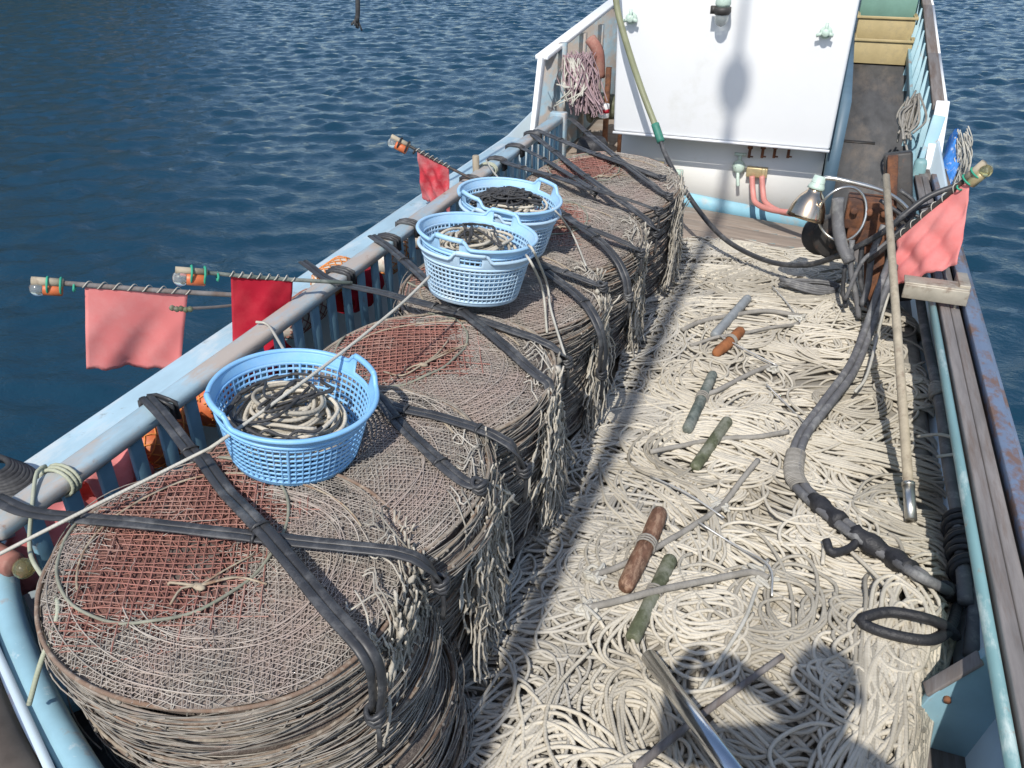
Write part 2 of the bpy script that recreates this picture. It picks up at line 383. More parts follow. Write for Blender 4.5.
# hull shell: stations along outline, outer skin down to below water
outline = [(-2.34, 1.42), (-2.2, 1.22), (-1.80, .97), (-1.30, .70), (-.7, .52), (.1, .52), (.60, .68), (.86, 1.0), (.86, 4), (.88, 8), (.92, 11), (.6, 14), (-.55, 17.5), (-1.9, 14), (-2.4, 10), (-2.36, 6.4)]
b = MB(); n = len(outline)
top = []
for (x, y) in outline:
    zt = .94 if x < -1 else (.80 if y < 6 else .9)
    if y > 6.5: zt += (y-6.5)*.10
    top.append((x, y, zt))
bot = [(-.7+(x+.7)*.82, 1.0+(y-1)*.96, -.9) for x, y in outline]
b.add(top+bot, [[i, (i+1) % n, n+(i+1) % n, n+i] for i in range(n)], [list(range(n, 2*n))])
P_(b, 'hull', m_hull, solid=.02)
# deck floor inside
b = MB(); ins = [(-.7+(x+.7)*.96, y+(.06 if y < 3 else -.1)) for x, y in outline]
b.prism([(x, y, DECK-.06) for x, y in ins], (0, 0, .05)); P_(b, 'deck', m_plank)
# transverse deck planks in front of the cabin (slightly lifted on the left as in the photo)
for i, (y0, y1) in enumerate(((6.02, 6.22), (6.225, 6.44), (6.445, 6.72))):
    b = MB(); b.prism([(-1.45, y0, DECK+.11), (.12, y0, DECK+.005), (.12, y1, DECK+.005), (-1.45, y1, DECK+.11)], (0, 0, .035))
    P_(b, 'deck_plank', m_deck, bevel=.006)
for dx in (-.30, -.16, -.02):
    b = MB(); b.bar((dx-.03, 6.03, DECK+.165-(dx+1.45)*.067-.03), (dx-.03, 6.7, DECK+.165-(dx+1.45)*.067-.03), .06, .02); P_(b, 'cleat_batten', m_teal)
# left bulwark
b = MB()
capL = [(-2.24, 1.36, .93), (-2.24, 6.3, .93)]
b.bar(capL[0], capL[1], .20, .05); P_(b, 'gunwale_cap', m_capblue, bevel=.012)
b = MB(); b.bar((-2.32, 1.4, .62), (-2.32, 6.3, .62), .04, .57); P_(b, 'bulwark_wall', m_blue)
# inboard rail on flat uprights
RX = -1.96
rail = P_(MB().bar((RX, 1.16, 1.09), (RX, 6.45, 1.09), .095, .05), 'guard_rail', m_railblue, bevel=.016)
y = 1.28
while y < 6.4:
    b = MB(); b.box((RX+.02, y, .78), (.018, .055, .565)); P_(b, 'upright', m_slat, rail, bevel=.004); y += .138
b = MB(); b.bar((RX+.0, 1.2, .47), (RX+.0, 6.4, .47), .07, .05); P_(b, 'lower_rail', m_slat, rail)
for y in (6.47,):
    b = MB(); b.box((RX, y, .75), (.13, .07, .78)); P_(b, 'end_post', m_railblue, rail, bevel=.01)
# stern quarter
b = MB()
sp = spline([(-2.10, 1.26, .90), (-1.80, 1.03, .90), (-1.36, .79, .90), (-.9, .62, .88), (-.3, .56, .86), (.3, .6, .84), (.66, .82, .82)], .05)
b.tube(sp, .038, 10); P_(b, 'stern_rail', m_blue, smooth=True)
b = MB(); b.tube(sp+np.array([-.10, -.07, -.05]), .05, 8); P_(b, 'stern_rub_rail', m_dkwood, smooth=True)
b = MB(); b.tube(sp+np.array([-.055, -.025, -.02]), .012, 6); P_(b, 'stern_trim', m_steel, smooth=True)
b = MB()
for i in range(len(sp)-1):
    a, c = sp[i], sp[i+1]; b.add([[a[0], a[1], .28], [c[0], c[1], .28], [c[0], c[1], .88], [a[0], a[1], .88]], [[0, 1, 2, 3]])
P_(b, 'stern_wall', m_blue, solid=.02)
b = MB(); b.prism([(-1.70, 1.00, .80), (-1.56, .90, .80), (-1.43, 1.06, .80), (-1.47, 1.10, .80)], (0, 0, .035)); P_(b, 'knee_bracket', m_blue, bevel=.006)
b = MB(); b.tube(spline([at(8, 520, 1.02), at(-14, 530, 1.02), at(-40, 560, .98)], .02), .055, 10); P_(b, 'corner_rail', m_blue, smooth=True)
# right bulwark: inner wall, teal inner rail, planks, steel edge
b = MB(); b.prism([(.72, .86, .80), (.90, .86, .28), (.93, .86, .28), (.80, .86, .80)], (0, 6.0, 0)); P_(b, 'bulwark_wall', m_teal)
b = MB(); b.tube([(.685, .85, .845), (.685, 3, .845), (.685, 6.6, .845)], .017, 10, flat=(1, 1.3)); P_(b, 'inner_rail', m_teal, smooth=True)
for (x0, x1, zz, mm, nm) in ((.712, .757, .842, m_plank, 'rail_plank'), (.760, .803, .838, m_plank, 'rail_plank'), (.818, .876, .862, m_steel, 'steel_edge')):
    b = MB(); b.bar(((x0+x1)/2, .86, zz), ((x0+x1)/2, 6.6, zz), x1-x0, .05); P_(b, nm, mm, bevel=.006)
b = MB(); b.bar((.765, .87, .808), (.765, 6.6, .808), .16, .012); P_(b, 'rail_gap_filler', m_iron)  # filler strip added under the planks to block sun leaking through the gap
b = MB(); b.bar((.89, .86, .70), (.89, 6.6, .70), .03, .30); P_(b, 'steel_side', m_steel)
# knee on the right
kn = P_(MB().prism([(.56, 2.02, .29), (.885, 2.02, .29), (.735, 2.02, .80), (.70, 2.02, .70), (.60, 1.98, .535)], (0, .035, 0)), 'knee_bracket', m_blue, bevel=.004)
b = MB(); b.bar((.595, 2.012, .540), (.705, 2.03, .705), .05, .014); P_(b, 'knee_cap', m_plank, kn, bevel=.004)
b = MB(); b.cyl((.66, 2.008, .52), (.66, 2.025, .52), .011, segs=10); P_(b, 'bolt', m_rust, kn)

# cabin
CY = 6.55
XL, XR = -1.53, .10
cab = P_(MB().prism([(XL, CY, 1.005), (XR, CY, 1.0), (XR+.02, CY+.02, 3.3), (XL-.07, CY+.02, 3.3)], (0, 4.2, 0)), 'cabin', m_white, bevel=.02)
b = MB(); b.prism([(XL+.02, 0, .30), (XR-.02, 0, .30), (XR-.02, 0, 1.003), (XL+.02, 0, 1.003)], (0, 3.9, 0)); o = P_(b, 'cabin_base', m_basewhite, cab); o.location.y += 6.79
b = MB(); b.prism([(XL+.02, 6.784, .56), (XR-.02, 6.784, .41), (XR-.02, 6.784, .25), (XL+.02, 6.784, .37)], (0, .003, 0)); P_(b, 'painted_stripe', m_stripe, cab)
b = MB(); b.prism([(XR+.002, CY+.04, 1.0), (XR+.002, CY+.04, 3.25), (XR+.008, 10.7, 3.25), (XR+.008, 10.7, 1.0)], (.012, 0, 0)); P_(b, 'side_panel', m_cabside, cab)
b = MB(); b.box((XR+.045, 8.7, .82), (.09, 4.0, 1.0)); P_(b, 'side_base', m_cabside, cab)
b = MB(); b.bar((XL, CY-.004, 1.0), (XR, CY-.004, .995), .02, .018); P_(b, 'drip_edge', m_white, cab)
# wall lamp hanging from above and two little wall fittings
lp = aty(725, -12, CY-.09)
b = MB(); b.lathe([(.001, -.03), (.035, -.03), (.05, -.05), (.055, -.10), (.045, -.12), (.001, -.12)], 18, Matrix.Translation(lp)); b.bar(lp+np.array([0, 0, -.03]), lp+np.array([0, .10, .02]), .03, .03)
wl = P_(b, 'wall_lamp', m_palegreen, cab, smooth=True)
b = MB(); b.lathe([(.06, -.12), (.062, -.15), (.05, -.17), (.001, -.17)], 18, Matrix.Translation(lp)); b.box(lp+np.array([-.06, 0, -.14]), (.04, .05, .05)); P_(b, 'lamp_collar', m_iron, cab, smooth=True)
b = MB(); b.ball(lp+np.array([0, 0, -.195]), .048, 16, (1, 1, 1.1)); P_(b, 'lamp_globe', m_glass, cab, smooth=True)
def fitting(u, v, y=CY):
    p = aty(u, v, y); b = MB()
    b.cyl(p, p+np.array([0, -.03, 0]), .042, segs=16, bev=.006); b.cyl(p+np.array([0, -.03, .0]), p+np.array([0, -.075, .0]), .026, segs=12, bev=.005)
    b.cyl(p+np.array([0, -.05, 0]), p+np.array([.0, -.05, .065]), .012, segs=8); b.cyl(p+np.array([0, -.05, 0]), p+np.array([-.06, -.05, -.02]), .012, segs=8)
    b.cyl(p+np.array([0, -.05, 0]), p+np.array([.052, -.055, -.015]), .013, segs=8)
    P_(b, 'wall_fitting', m_palegreen, cab, smooth=True)
fitting(632, 18); fitting(826, 32)
# tap, manifold with four stubs and pink hoses under the overhang
p = aty(739, 168, 6.79); b = MB()
b.ball(p+np.array([0, -.04, .02]), .05, 14, (1, .8, 1.1)); b.cyl(p+np.array([0, -.04, .06]), p+np.array([0, -.04, .11]), .014, segs=8); b.cyl(p+np.array([-.045, -.04, .12]), p+np.array([.045, -.04, .12]), .012, segs=8)
b.tube(spline([p+np.array([0, -.05, -.02]), p+np.array([.01, -.08, -.07]), p+np.array([.02, -.09, -.12])], .01), .014, 8); P_(b, 'tap', m_palegreen, cab, smooth=True)
for u in (750, 763, 775, 789):
    p = aty(u, 150, 6.74); b = MB(); b.cyl(p+np.array([0, 0, .05]), p+np.array([0, 0, -.06]), .011, segs=8); b.cyl(p+np.array([0, 0, .05]), p+np.array([0, 0, .01]), .02, segs=8); b.cyl(p+np.array([0, 0, -.05]), p+np.array([.03, 0, -.05]), .006, segs=6); P_(b, 'pipe_stub', m_rust, cab)
p = aty(757, 172, 6.75); b = MB(); b.box(p, (.16, .06, .075)); b.box(p+np.array([.05, -.02, -.01]), (.03, .05, .10)); P_(b, 'manifold', m_brass, cab, bevel=.006)
for k, (u0, u1) in enumerate(((752, 806), (762, 812))):
    b = MB(); b.tube(spline([aty(u0, 176, 6.70), aty(u0+1, 192, 6.66), aty(u0+4, 203, 6.58), aty(u0+20, 214+k*2-4, 6.45), aty(u1, 217+k*2-3, 6.25)], .02), .022, 10); P_(b, 'pink_hose', m_pinkhose, cab, smooth=True)
for (u, v, w_, h_) in ((627, 165, .06, .12), (664, 175, .09, .16)):
    p = aty(u, v, 6.76); b = MB(); b.box(p, (w_, .06, h_)); P_(b, 'rusty_hinge', m_rust, cab, bevel=.006)
p = aty(648, 163, 6.74); b = MB(); b.cyl(p, p+np.array([.13, 0, 0]), .022, segs=10); b.ball(p, .034, 10); P_(b, 'brass_valve', m_brass, cab, smooth=True)
p = aty(668, 172, 6.70); b = MB(); b.cyl(p, p+np.array([.12, 0, .0]), .03, segs=10); P_(b, 'teal_valve', m_palegreen, cab, smooth=True)

# raised bulwark on the left of the cabin
b = MB(); b.prism([(-2.14, 6.36, .70), (-2.14, 6.62, 1.50), (-2.10, 8.9, 1.72), (-2.0, 12, 2.0), (-2.0, 12, .6), (-2.14, 6.36, .5)], (-.035, 0, 0)); P_(b, 'raised_bulwark', m_railblue)
b = MB()
b.bar((-2.155, 6.345, .72), (-2.155, 6.61, 1.515), .10, .04, up=(1, 0, 0)); P_(b, 'bulwark_edge', m_white, bevel=.008)
b = MB(); b.bar((-2.155, 6.60, 1.515), (-2.115, 8.9, 1.735), .11, .035); b.bar((-2.115, 8.9, 1.735), (-2.015, 12, 2.015), .11, .035); P_(b, 'bulwark_cap', m_white, bevel=.008)
for y in (7.0, 7.6, 8.2):
    b = MB(); b.box((-2.10, y, 1.1), (.06, .07, .95)); P_(b, 'bulwark_rib', m_railblue)
b = MB(); b.prism([(-2.1, 6.62, .58), (-1.56, 6.62, .58), (-1.56, 10, .8), (-2.1, 10, .8)], (0, 0, .03)); P_(b, 'side_deck', m_deck)
b = MB(); b.box((-1.82, 6.60, .47), (.5, .03, .24)); P_(b, 'side_deck_riser', m_iron)
b = MB(); b.prism([(-1.92, 6.1, .44), (-1.50, 6.1, .44), (-1.50, 6.58, .44), (-1.92, 6.58, .44)], (0, 0, .03)); P_(b, 'side_step', m_blue)
# net roller in that passage
p = np.array([-1.86, 7.35, 1.02]); b = MB(); b.cyl(p+np.array([-.05, 0, 0]), p+np.array([.2, 0, 0]), .12, .10, segs=20, bev=.01)
b.cyl(p+np.array([.2, 0, 0]), p+np.array([.23, 0, 0]), .15, segs=20, bev=.008); b.cyl(p+np.array([-.08, 0, 0]), p+np.array([-.05, 0, 0]), .15, segs=20, bev=.008)
rl = P_(b, 'net_roller', m_olive, smooth=False)
b = MB(); b.bar((-1.74, 7.15, .6), (-1.74, 7.15, 1.38), .04, .04); b.bar((-1.62, 7.2, .6), (-1.62, 7.2, 1.3), .03, .03); P_(b, 'roller_stand', m_rust, rl)

# right-hand walkway, rising towards the bow
b = MB(); b.prism([(.19, 6.6, .36), (.19, 10.2, 1.06), (.19, 14, 1.5), (.19, 14, .3), (.19, 6.6, .2)], (.75, 0, 0)); P_(b, 'walkway', m_walk)
b = MB(); b.prism([(.205, 8.22, .36+1.62*.1944+.004), (.50, 8.22, .36+1.62*.1944+.004), (.50, 8.26, .36+1.66*.1944+.004), (.205, 8.26, .36+1.66*.1944+.004)], (0, 0, .006)); P_(b, 'walkway_seam', m_iron)
# right raised bulwark: frames
BX = .86
def wz(y): return .36+(y-6.6)*.1944
cap = [(BX, 7.5, 1.17), (BX, 8.9, 1.36), (BX, 10.6, 1.60), (BX-.1, 12.6, 1.95)]
b = MB()
for i in range(3): b.bar(cap[i], cap[i+1], .09, .045)
rb = P_(b, 'bulwark_cap', m_plank, bevel=.006)
b = MB()
for i in range(3): b.bar(np.array(cap[i])+np.array([.055, 0, -.01]), np.array(cap[i+1])+np.array([.055, 0, -.01]), .02, .06)
P_(b, 'cap_trim', m_white, rb)
b = MB()
for i in range(3):
    a, c = cap[i], cap[i+1]; b.add([[a[0]+.02, a[1], .2], [c[0]+.02, c[1], .2], [c[0]+.02, c[1], c[2]], [a[0]+.02, a[1], a[2]]], [[0, 1, 2, 3]])
P_(b, 'outer_planking', m_slat, solid=.02)
yy = 7.1
while yy < 11.6:
    zc = np.interp(yy, [7.5, 8.9, 10.6, 12.6], [1.17, 1.36, 1.60, 1.95])
    b = MB(); b.bar((BX-.10, yy-.12, wz(yy)-.1), (BX-.015, yy+.1, zc), .035, .09, up=(1, 0, 0)); P_(b, 'frame_rib', m_blue, bevel=.005); yy += .42
b = MB(); b.bar((BX-.11, 6.9, .72), (BX-.11, 12, 1.45), .03, .10); P_(b, 'stringer', m_blue, bevel=.005)
b = MB(); b.prism([(BX-.03, 7.49, 1.18), (BX+.07, 7.49, 1.18), (BX+.05, 6.95, .80), (BX-.06, 6.95, .80)], (0, 0, .05)); P_(b, 'sloping_board', m_white, bevel=.006)
b = MB(); b.bar((BX-.0, 6.55, .80), (BX+.0, 7.0, .80), .20, .05); P_(b, 'gunwale_board', m_plank)
b = MB(); b.box((BX-.1, 6.85, .65), (.09, .09, .55)); P_(b, 'bitt', m_teal, bevel=.03)

# ---------------------------------------------------------------- rope heap on the deck
X0, X1, Y0, Y1, G = -1.1, .92, 1.0, 6.6, .006
NX, NY = int((X1-X0)/G), int((Y1-Y0)/G)
gx = X0+np.arange(NX)*G; gy = Y0+np.arange(NY)*G
GX, GY = np.meshgrid(gx, gy, indexing='ij')
def sst(a, b, x):
    t = np.clip((x-a)/(b-a), 0, 1); return t*t*(3-2*t)
def xright(y): return np.interp(y, [1.0, 1.6, 2.0, 2.4, 3, 4.9, 5.3, 6.1], [.55, .59, .63, .74, .80, .80, .66, .34])
base = .095+.03*sst(-.62, -.1, GX)+.025*np.sin(GX*5+GY*2.3)*sst(-.5, 0, GX)+.02*np.sin(GY*3.1+1)
base = base*sst(0, .09, xright(GY)-GX)*(1-.6*sst(5.2, 6.1, GY))
H = DECK+np.maximum(base, .004)
Hbase = H.copy()
def idx(x, y): return np.clip(((x-X0)/G).astype(int), 0, NX-1), np.clip(((y-Y0)/G).astype(int), 0, NY-1)
CAPH = .30
def lay(path, r, soft=True):
    """drop an xy path on the heap: returns xyz and raises the height field"""
    global H
    i, j = idx(path[:, 0], path[:, 1])
    h = H[i, j]; hb_ = Hbase[i, j]
    k = 2; hp = np.pad(h, k, mode='edge'); hm = np.max([hp[t:t+len(h)] for t in range(2*k+1)], 0)
    hm = smooth1(hm, 7)
    z = np.maximum(hm, h)*.6+hm*.4+r*.75; z = smooth1(z, 3)
    if soft:
        ex = z-hb_; z = hb_+np.where(ex > .045, .045+.07*np.tanh((ex-.045)/.07), ex)
    for di in (-1, 0, 1):
        for dj in (-1, 0, 1):
            f = .8 if di == 0 and dj == 0 else (.55 if di == 0 or dj == 0 else .2)
            np.maximum.at(H, (np.clip(i+di, 0, NX-1), np.clip(j+dj, 0, NY-1)), z+r*f)
    return np.column_stack([path, z])
def squash(x, y, m=.05):
    xr = xright(y); xl = -.80+.04*np.sin(y*4)
    x = np.where(x > xr-m, xr-m+m*np.tanh((x-xr+m)/m), x); x = np.where(x < xl+m, xl+m-m*np.tanh((xl+m-x)/m), x)
    return x
heap = MB(); rr = np.random.default_rng(11)
def hank(cx, cy, th, a, b_, turns, r, mb, tint=None):
    n = int(turns*(2*PI*math.sqrt((a*a+b_*b_)/2))/.024)
    ph = np.linspace(0, turns*2*PI, n)+rr.uniform(0, 6)
    sa = 1+smooth1(rr.normal(size=n), 60)*.85; sb = 1+smooth1(rr.normal(size=n), 60)*1.9
    sg = .55+.45*rr.random()
    lx = a*sa*np.sign(np.cos(ph))*np.abs(np.cos(ph))**sg; ly = b_*sb*np.sin(ph)
    dx = smooth1(rr.normal(size=n), 90)*.35; dy = smooth1(rr.normal(size=n), 90)*.35
    bend = rr.normal()*.5; ly = ly+bend*lx*lx
    wv = smooth1(rr.normal(size=n), 10)*.016
    x = cx+dx+lx*math.cos(th)-ly*math.sin(th); y = cy+dy+lx*math.sin(th)+ly*math.cos(th)+wv
    x = squash(x, y); y = np.clip(y, 1.03, 6.2+.05*np.sin(x*9))
    x = smooth1(x, 5); y = smooth1(y, 5)
    P = lay(np.column_stack([x, y]), r)
    mb.tube(P, r, 6, tint=rr.random() if tint is None else tint)
dusty = MB()
# finer, flatter rope beside the pots
for k in range(210):
    cy = rr.uniform(1.2, 6.0); cx = rr.uniform(-.82, -.30)
    hank(cx, cy, rr.uniform(-.5, 1.6), rr.uniform(.12, .28), rr.uniform(.05, .13), rr.uniform(3, 7), .0062, dusty)
# the main heap of heavier line, laid from the far end towards the camera
cs = []
for k in range(150):
    y_ = rr.uniform(1.1, 6.0); x_ = rr.uniform(-.32, .74)
    cs.append((x_, y_))
cs.sort(key=lambda c: -c[1]+rr.normal()*1.2)
for (x_, y_) in cs:
    big = y_ < 2.6
    th = rr.normal(.12, .4) if not big else rr.uniform(-1.3, 1.3)
    x_ = min(x_, float(xright(y_))-.12)
    if rr.random() < .45: a, b_ = rr.uniform(.09, .19), rr.uniform(.07, .15)
    else: a, b_ = rr.uniform(.18, .38), rr.uniform(.09, .18)
    if big: a *= .85; b_ *= 1.25
    hank(x_, y_, th, a, b_, rr.uniform(6, 12), .0070, heap)
# hanks sliding over the right-hand edge near the knee
for k in range(16):
    y_ = rr.uniform(1.25, 2.3); hank(float(xright(y_))-.10, y_, 1.4+rr.normal()*.2, rr.uniform(.2, .4), rr.uniform(.05, .1), rr.uniform(3, 5), .0078, heap)
o = heap.build('rope_heap', m_rope, smooth=True); tag(o, 'heap of thick cream rope piled loosely over the open deck', 'rope', kind='stuff')
o = dusty.build('rope_strip', m_rope2, smooth=True); tag(o, 'thinner dusty grey rope lying in a strip along the pot stacks', 'rope', kind='stuff')
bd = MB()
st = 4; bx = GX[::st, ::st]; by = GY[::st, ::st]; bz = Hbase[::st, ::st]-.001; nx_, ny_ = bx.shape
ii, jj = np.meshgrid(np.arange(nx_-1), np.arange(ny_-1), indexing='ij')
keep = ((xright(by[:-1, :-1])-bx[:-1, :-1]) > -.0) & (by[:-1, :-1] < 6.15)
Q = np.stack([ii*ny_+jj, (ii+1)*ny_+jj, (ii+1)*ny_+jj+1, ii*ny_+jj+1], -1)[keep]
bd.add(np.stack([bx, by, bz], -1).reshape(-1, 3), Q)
tag(bd.build('rope_bed', m_bedshade, smooth=True), 'packed lower layers of rope under the loose loops', 'rope', kind='stuff')
Hs = H.copy()
for _ in range(2):
    Hp = np.pad(Hs, 3, mode='edge'); Hs = np.maximum(Hs, sum(Hp[3+a:3+a+NX, 3+c:3+c+NY] for a in (-3, 0, 3) for c in (-3, 0, 3))/9)
def hz(x, y):
    i, j = idx(np.array([x]), np.array([y])); return float(Hs[i[0], j[0]])
def ath(u, v, dz=0.0):
    z = .48
    for _ in range(6):
        p = at(u, v, z); z = hz(p[0], p[1])+dz
    return at(u, v, z)

# ---------------------------------------------------------------- crab pots
def circle(r, n, z=0, ov=0, ph=0, rng=RNG, amp=.0):
    a = np.linspace(0, 2*PI, n, endpoint=False)
    rr_ = r*(1+ov*np.cos(2*(a-ph))); 
    w1 = sum(rng.normal()*amp/k*np.cos(k*a+rng.uniform(0, 6)) for k in range(2, 6))
    zz = z+sum(rng.normal()*amp*.7/k*np.cos(k*a+rng.uniform(0, 6)) for k in range(1, 7))
    return np.column_stack([(rr_+w1)*np.cos(a), (rr_+w1)*np.sin(a), zz])
PH = .030; PR = .45
def buried_variant(k):
    rng = np.random.default_rng(50+k); n = 72
    c1 = circle(PR, n, .006, .012, rng.uniform(0, 3), rng, .008); c2 = circle(PR*rng.uniform(.975, 1.01), n, .021, .012, rng.uniform(0, 3), rng, .008)
    r1 = MB(); r1.tube(c1, .0048, 6, closed=True); r2 = MB(); r2.tube(c2, .0055*rng.uniform(.7, 1.2), 6, closed=True)
    s = MB(); m = 64
    for t in range(m):  # twine lashings and bulging net between the rings
        i = int(t*n/m+rng.integers(0, 2)) % n; j = (i+int(rng.integers(-2, 3))) % n
        a, b_ = c1[i], c2[j]; mid = (a+b_)/2; mid[:2] *= 1+rng.uniform(.0, .03); mid[2] -= rng.uniform(0, .012)
        s.tube(spline([a, mid, b_*1.0], .012), .0022, 4, tint=rng.random(), caps=False)
        if t % 3 == 0:
            d = b_.copy(); d[:2] *= 1.012; s.ball(d, .0055, 6, tint=.6)
    for q_ in range(22):  # slack net strands sagging round the side
        rz_ = circle(PR*rng.uniform(.985, 1.03), n, rng.uniform(-.012, .030), .01, rng.uniform(0, 3), rng, .02)
        a0 = rng.integers(0, n); L = rng.integers(14, 40); seg = np.roll(rz_, -a0, 0)[:L]
        s.tube(seg, .0021, 4, tint=rng.random(), caps=False)
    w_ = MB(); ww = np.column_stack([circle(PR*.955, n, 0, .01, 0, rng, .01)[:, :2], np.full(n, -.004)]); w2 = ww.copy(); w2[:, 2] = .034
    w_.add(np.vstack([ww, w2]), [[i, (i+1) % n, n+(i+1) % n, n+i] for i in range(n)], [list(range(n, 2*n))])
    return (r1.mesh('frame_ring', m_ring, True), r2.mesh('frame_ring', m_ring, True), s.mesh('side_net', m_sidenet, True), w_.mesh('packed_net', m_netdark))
BV = [buried_variant(k) for k in range(6)]
def strands(mb, theta, inside, spacing, r, zf, rng, jit=.003, bendamp=.03, half=.5, sides=4):
    """parallel net strands across a disc, clipped by inside(x,y)"""
    ct, st_ = math.cos(theta), math.sin(theta)
    o_ = -half
    while o_ < half:
        o_ += spacing*rng.uniform(.75, 1.25); n = 56
        t = np.linspace(-half, half, n); q_ = o_+bendamp*np.sin(t*3+o_*4)*.5+smooth1(rng.normal(size=n), 5)*jit
        x = t*ct-q_*st_; y = t*st_+q_*ct; ok = inside(x, y); z = zf(x, y)+smooth1(rng.normal(size=n), 4)*.0022
        i = 0; tn = rng.random()
        while i < n:
            if ok[i]:
                j = i
                while j+1 < n and ok[j+1]: j += 1
                if j-i >= 2: mb.tube(np.column_stack([x, y, z])[i:j+1], r, sides, tint=tn, caps=False)
                i = j+1
            else: i += 1
def top_parts(seed, redx, redr, redc):
    """meshes of one top pot: its net cover in grey and red, hoops and drawcords.  red = disc centre/radius in pot space"""
    rng = np.random.default_rng(seed); n = 96
    R_ = PR
    bx_, by_ = redc
    zf = lambda x, y: .036+.020*np.sqrt(np.clip(1-(x*x+y*y)/R_**2, 0, 1))+.006*np.sin(x*9+seed)+.006*np.sin(y*11+x*5+seed)
    wq = rng.uniform(0, 6, 3)
    def inred(x, y, g=0):
        a_ = np.arctan2(y-by_, x-bx_); lim = 1+.13*np.sin(a_*2+wq[0])+.10*np.sin(a_*5+wq[1])+.06*np.sin(a_*11+wq[2])+g
        return (((x-bx_)/redr[0])**2+((y-by_)/redr[1])**2 < lim**2) & (x*x+y*y < (R_*.985)**2)
    ingrey = lambda x, y: (x*x+y*y < (R_*.995)**2) & ~(inred(x, y, -.14+rng.normal()*.10))
    bed = MB()
    a = np.linspace(0, 2*PI, 64, endpoint=False)
    V = [[0, 0, float(zf(0, 0))-.011]]
    for k in range(1, 15):
        rk = R_*.985*k/14; x = rk*np.cos(a); y = rk*np.sin(a); V += list(np.column_stack([x, y, zf(x, y)-.011+rng.normal(size=64)*.0025]))
    Q = [[1+k*64+i, 1+k*64+(i+1) % 64, 1+(k+1)*64+(i+1) % 64, 1+(k+1)*64+i] for k in range(13) for i in range(64)]
    V = np.array(V)
    bed.add(V, Q, [[0, 1+i, 1+(i+1) % 64] for i in range(64)], tint=np.where(inred(V[:, 0], V[:, 1]), 1., 0.))
    g = MB()
    th0 = rng.uniform(0, 3)
    for th in (th0, th0+1.1, th0+1.9): strands(g, th, ingrey, .0115, .0012, lambda x, y: zf(x, y)-.002, rng, .006, .11)
    for k in range(26):   # concentric slack folds
        c = circle(R_*rng.uniform(.5, .99), n, 0, rng.uniform(0, .05), rng.uniform(0, 3), rng, .02); a0 = rng.integers(0, n); L = rng.integers(20, 60)
        seg = np.roll(c, -a0, 0)[:L]; seg = seg[ingrey(seg[:, 0], seg[:, 1])]
        if len(seg) > 5 and np.linalg.norm(np.diff(seg, axis=0), axis=1).max() < .06:
            seg[:, 2] = zf(seg[:, 0], seg[:, 1])+.001; g.tube(seg, .0019, 4, tint=rng.random(), caps=False)
    for k in range(260):   # frayed fibres and slack meshes
        a_ = rng.uniform(0, 2*PI); q_ = R_*.97*math.sqrt(rng.random()); x, y = q_*math.cos(a_), q_*math.sin(a_)
        if rng.random() < .75 and bool(inred(np.array([x]), np.array([y]))[0]): continue
        L = rng.uniform(.02, .09); th = rng.uniform(0, 2*PI); p = np.array([x, y]); pts = []
        for t in range(5):
            pts.append((p[0], p[1], float(zf(p[0], p[1]))+rng.uniform(-.002, .004))); th += rng.normal()*.45; p = p+np.array([math.cos(th), math.sin(th)])*L/4
            if p@p > (R_*.99)**2: break
        if len(pts) > 2: g.tube(pts, .0011, 3, tint=rng.random(), caps=False)
    rd = MB()
    for th in (rng.uniform(.2, .5), rng.uniform(1.7, 2.0)): strands(rd, th, lambda x, y: inred(x, y, rng.normal()*.16), .0205, .0021, zf, rng, .0025, .05)
    for th in (rng.uniform(.6, 1), rng.uniform(2.2, 2.5)): strands(rd, th, lambda x, y: inred(x, y, .12+rng.normal()*.16), .022, .0015, lambda x, y: zf(x, y)-.006, rng, .005, .07)
    hoop = MB(); t = np.linspace(0, 2*PI, n, endpoint=False)
    hx = bx_+redr[0]*np.cos(t); hy = by_+redr[1]*np.sin(t); ok = hx*hx+hy*hy < (R_*.99)**2
    i0 = int(np.argmax(~ok)) if (~ok).any() else 0
    hx, hy, ok = np.roll(hx, -i0), np.roll(hy, -i0), np.roll(ok, -i0); hx, hy = hx[ok], hy[ok]
    hoop.tube(np.column_stack([hx, hy, zf(hx, hy)+.002+.003*np.sin(np.arange(len(hx))*.7)]), .0046, 6)
    a1 = rng.uniform(-.4, .4); c2 = circle(R_*.80, n, 0, .03, a1, rng, .01); c2 = c2[(n//8):(n*5//8)]; c2 = c2[:, :]; c2[:, 2] = zf(c2[:, 0], c2[:, 1])+.001
    hoop2 = MB(); hoop2.tube(c2, .0032, 6)
    dc = MB(); kx, ky = bx_+redr[0]*.62, by_-redr[1]*.45
    for k in range(5):
        a_ = rng.uniform(.3, 1.5)+(PI if k % 2 else 0); L = rng.uniform(.06, .24); p1 = (kx+L*math.cos(a_), ky+L*math.sin(a_))
        if p1[0]**2+p1[1]**2 > R_**2*.95: continue
        pts = [(kx, ky), ((kx+p1[0])/2+rng.normal()*.015, (ky+p1[1])/2+rng.normal()*.015), p1]
        dc.tube(spline([(x, y, float(zf(x, y))+.010*(1 if q_ < 2 else .3)) for q_, (x, y) in enumerate(pts)], .015), rng.choice([.0025, .0042, .0032]), 5, tint=rng.random())
    dc.ball((kx, ky, float(zf(kx, ky))+.008), .012, 8, (1.6, 1, .6))
    rim = MB(); rim.tube(circle(R_*1.0, n, .030, .012, 1., rng, .012), .0062, 7, closed=True)
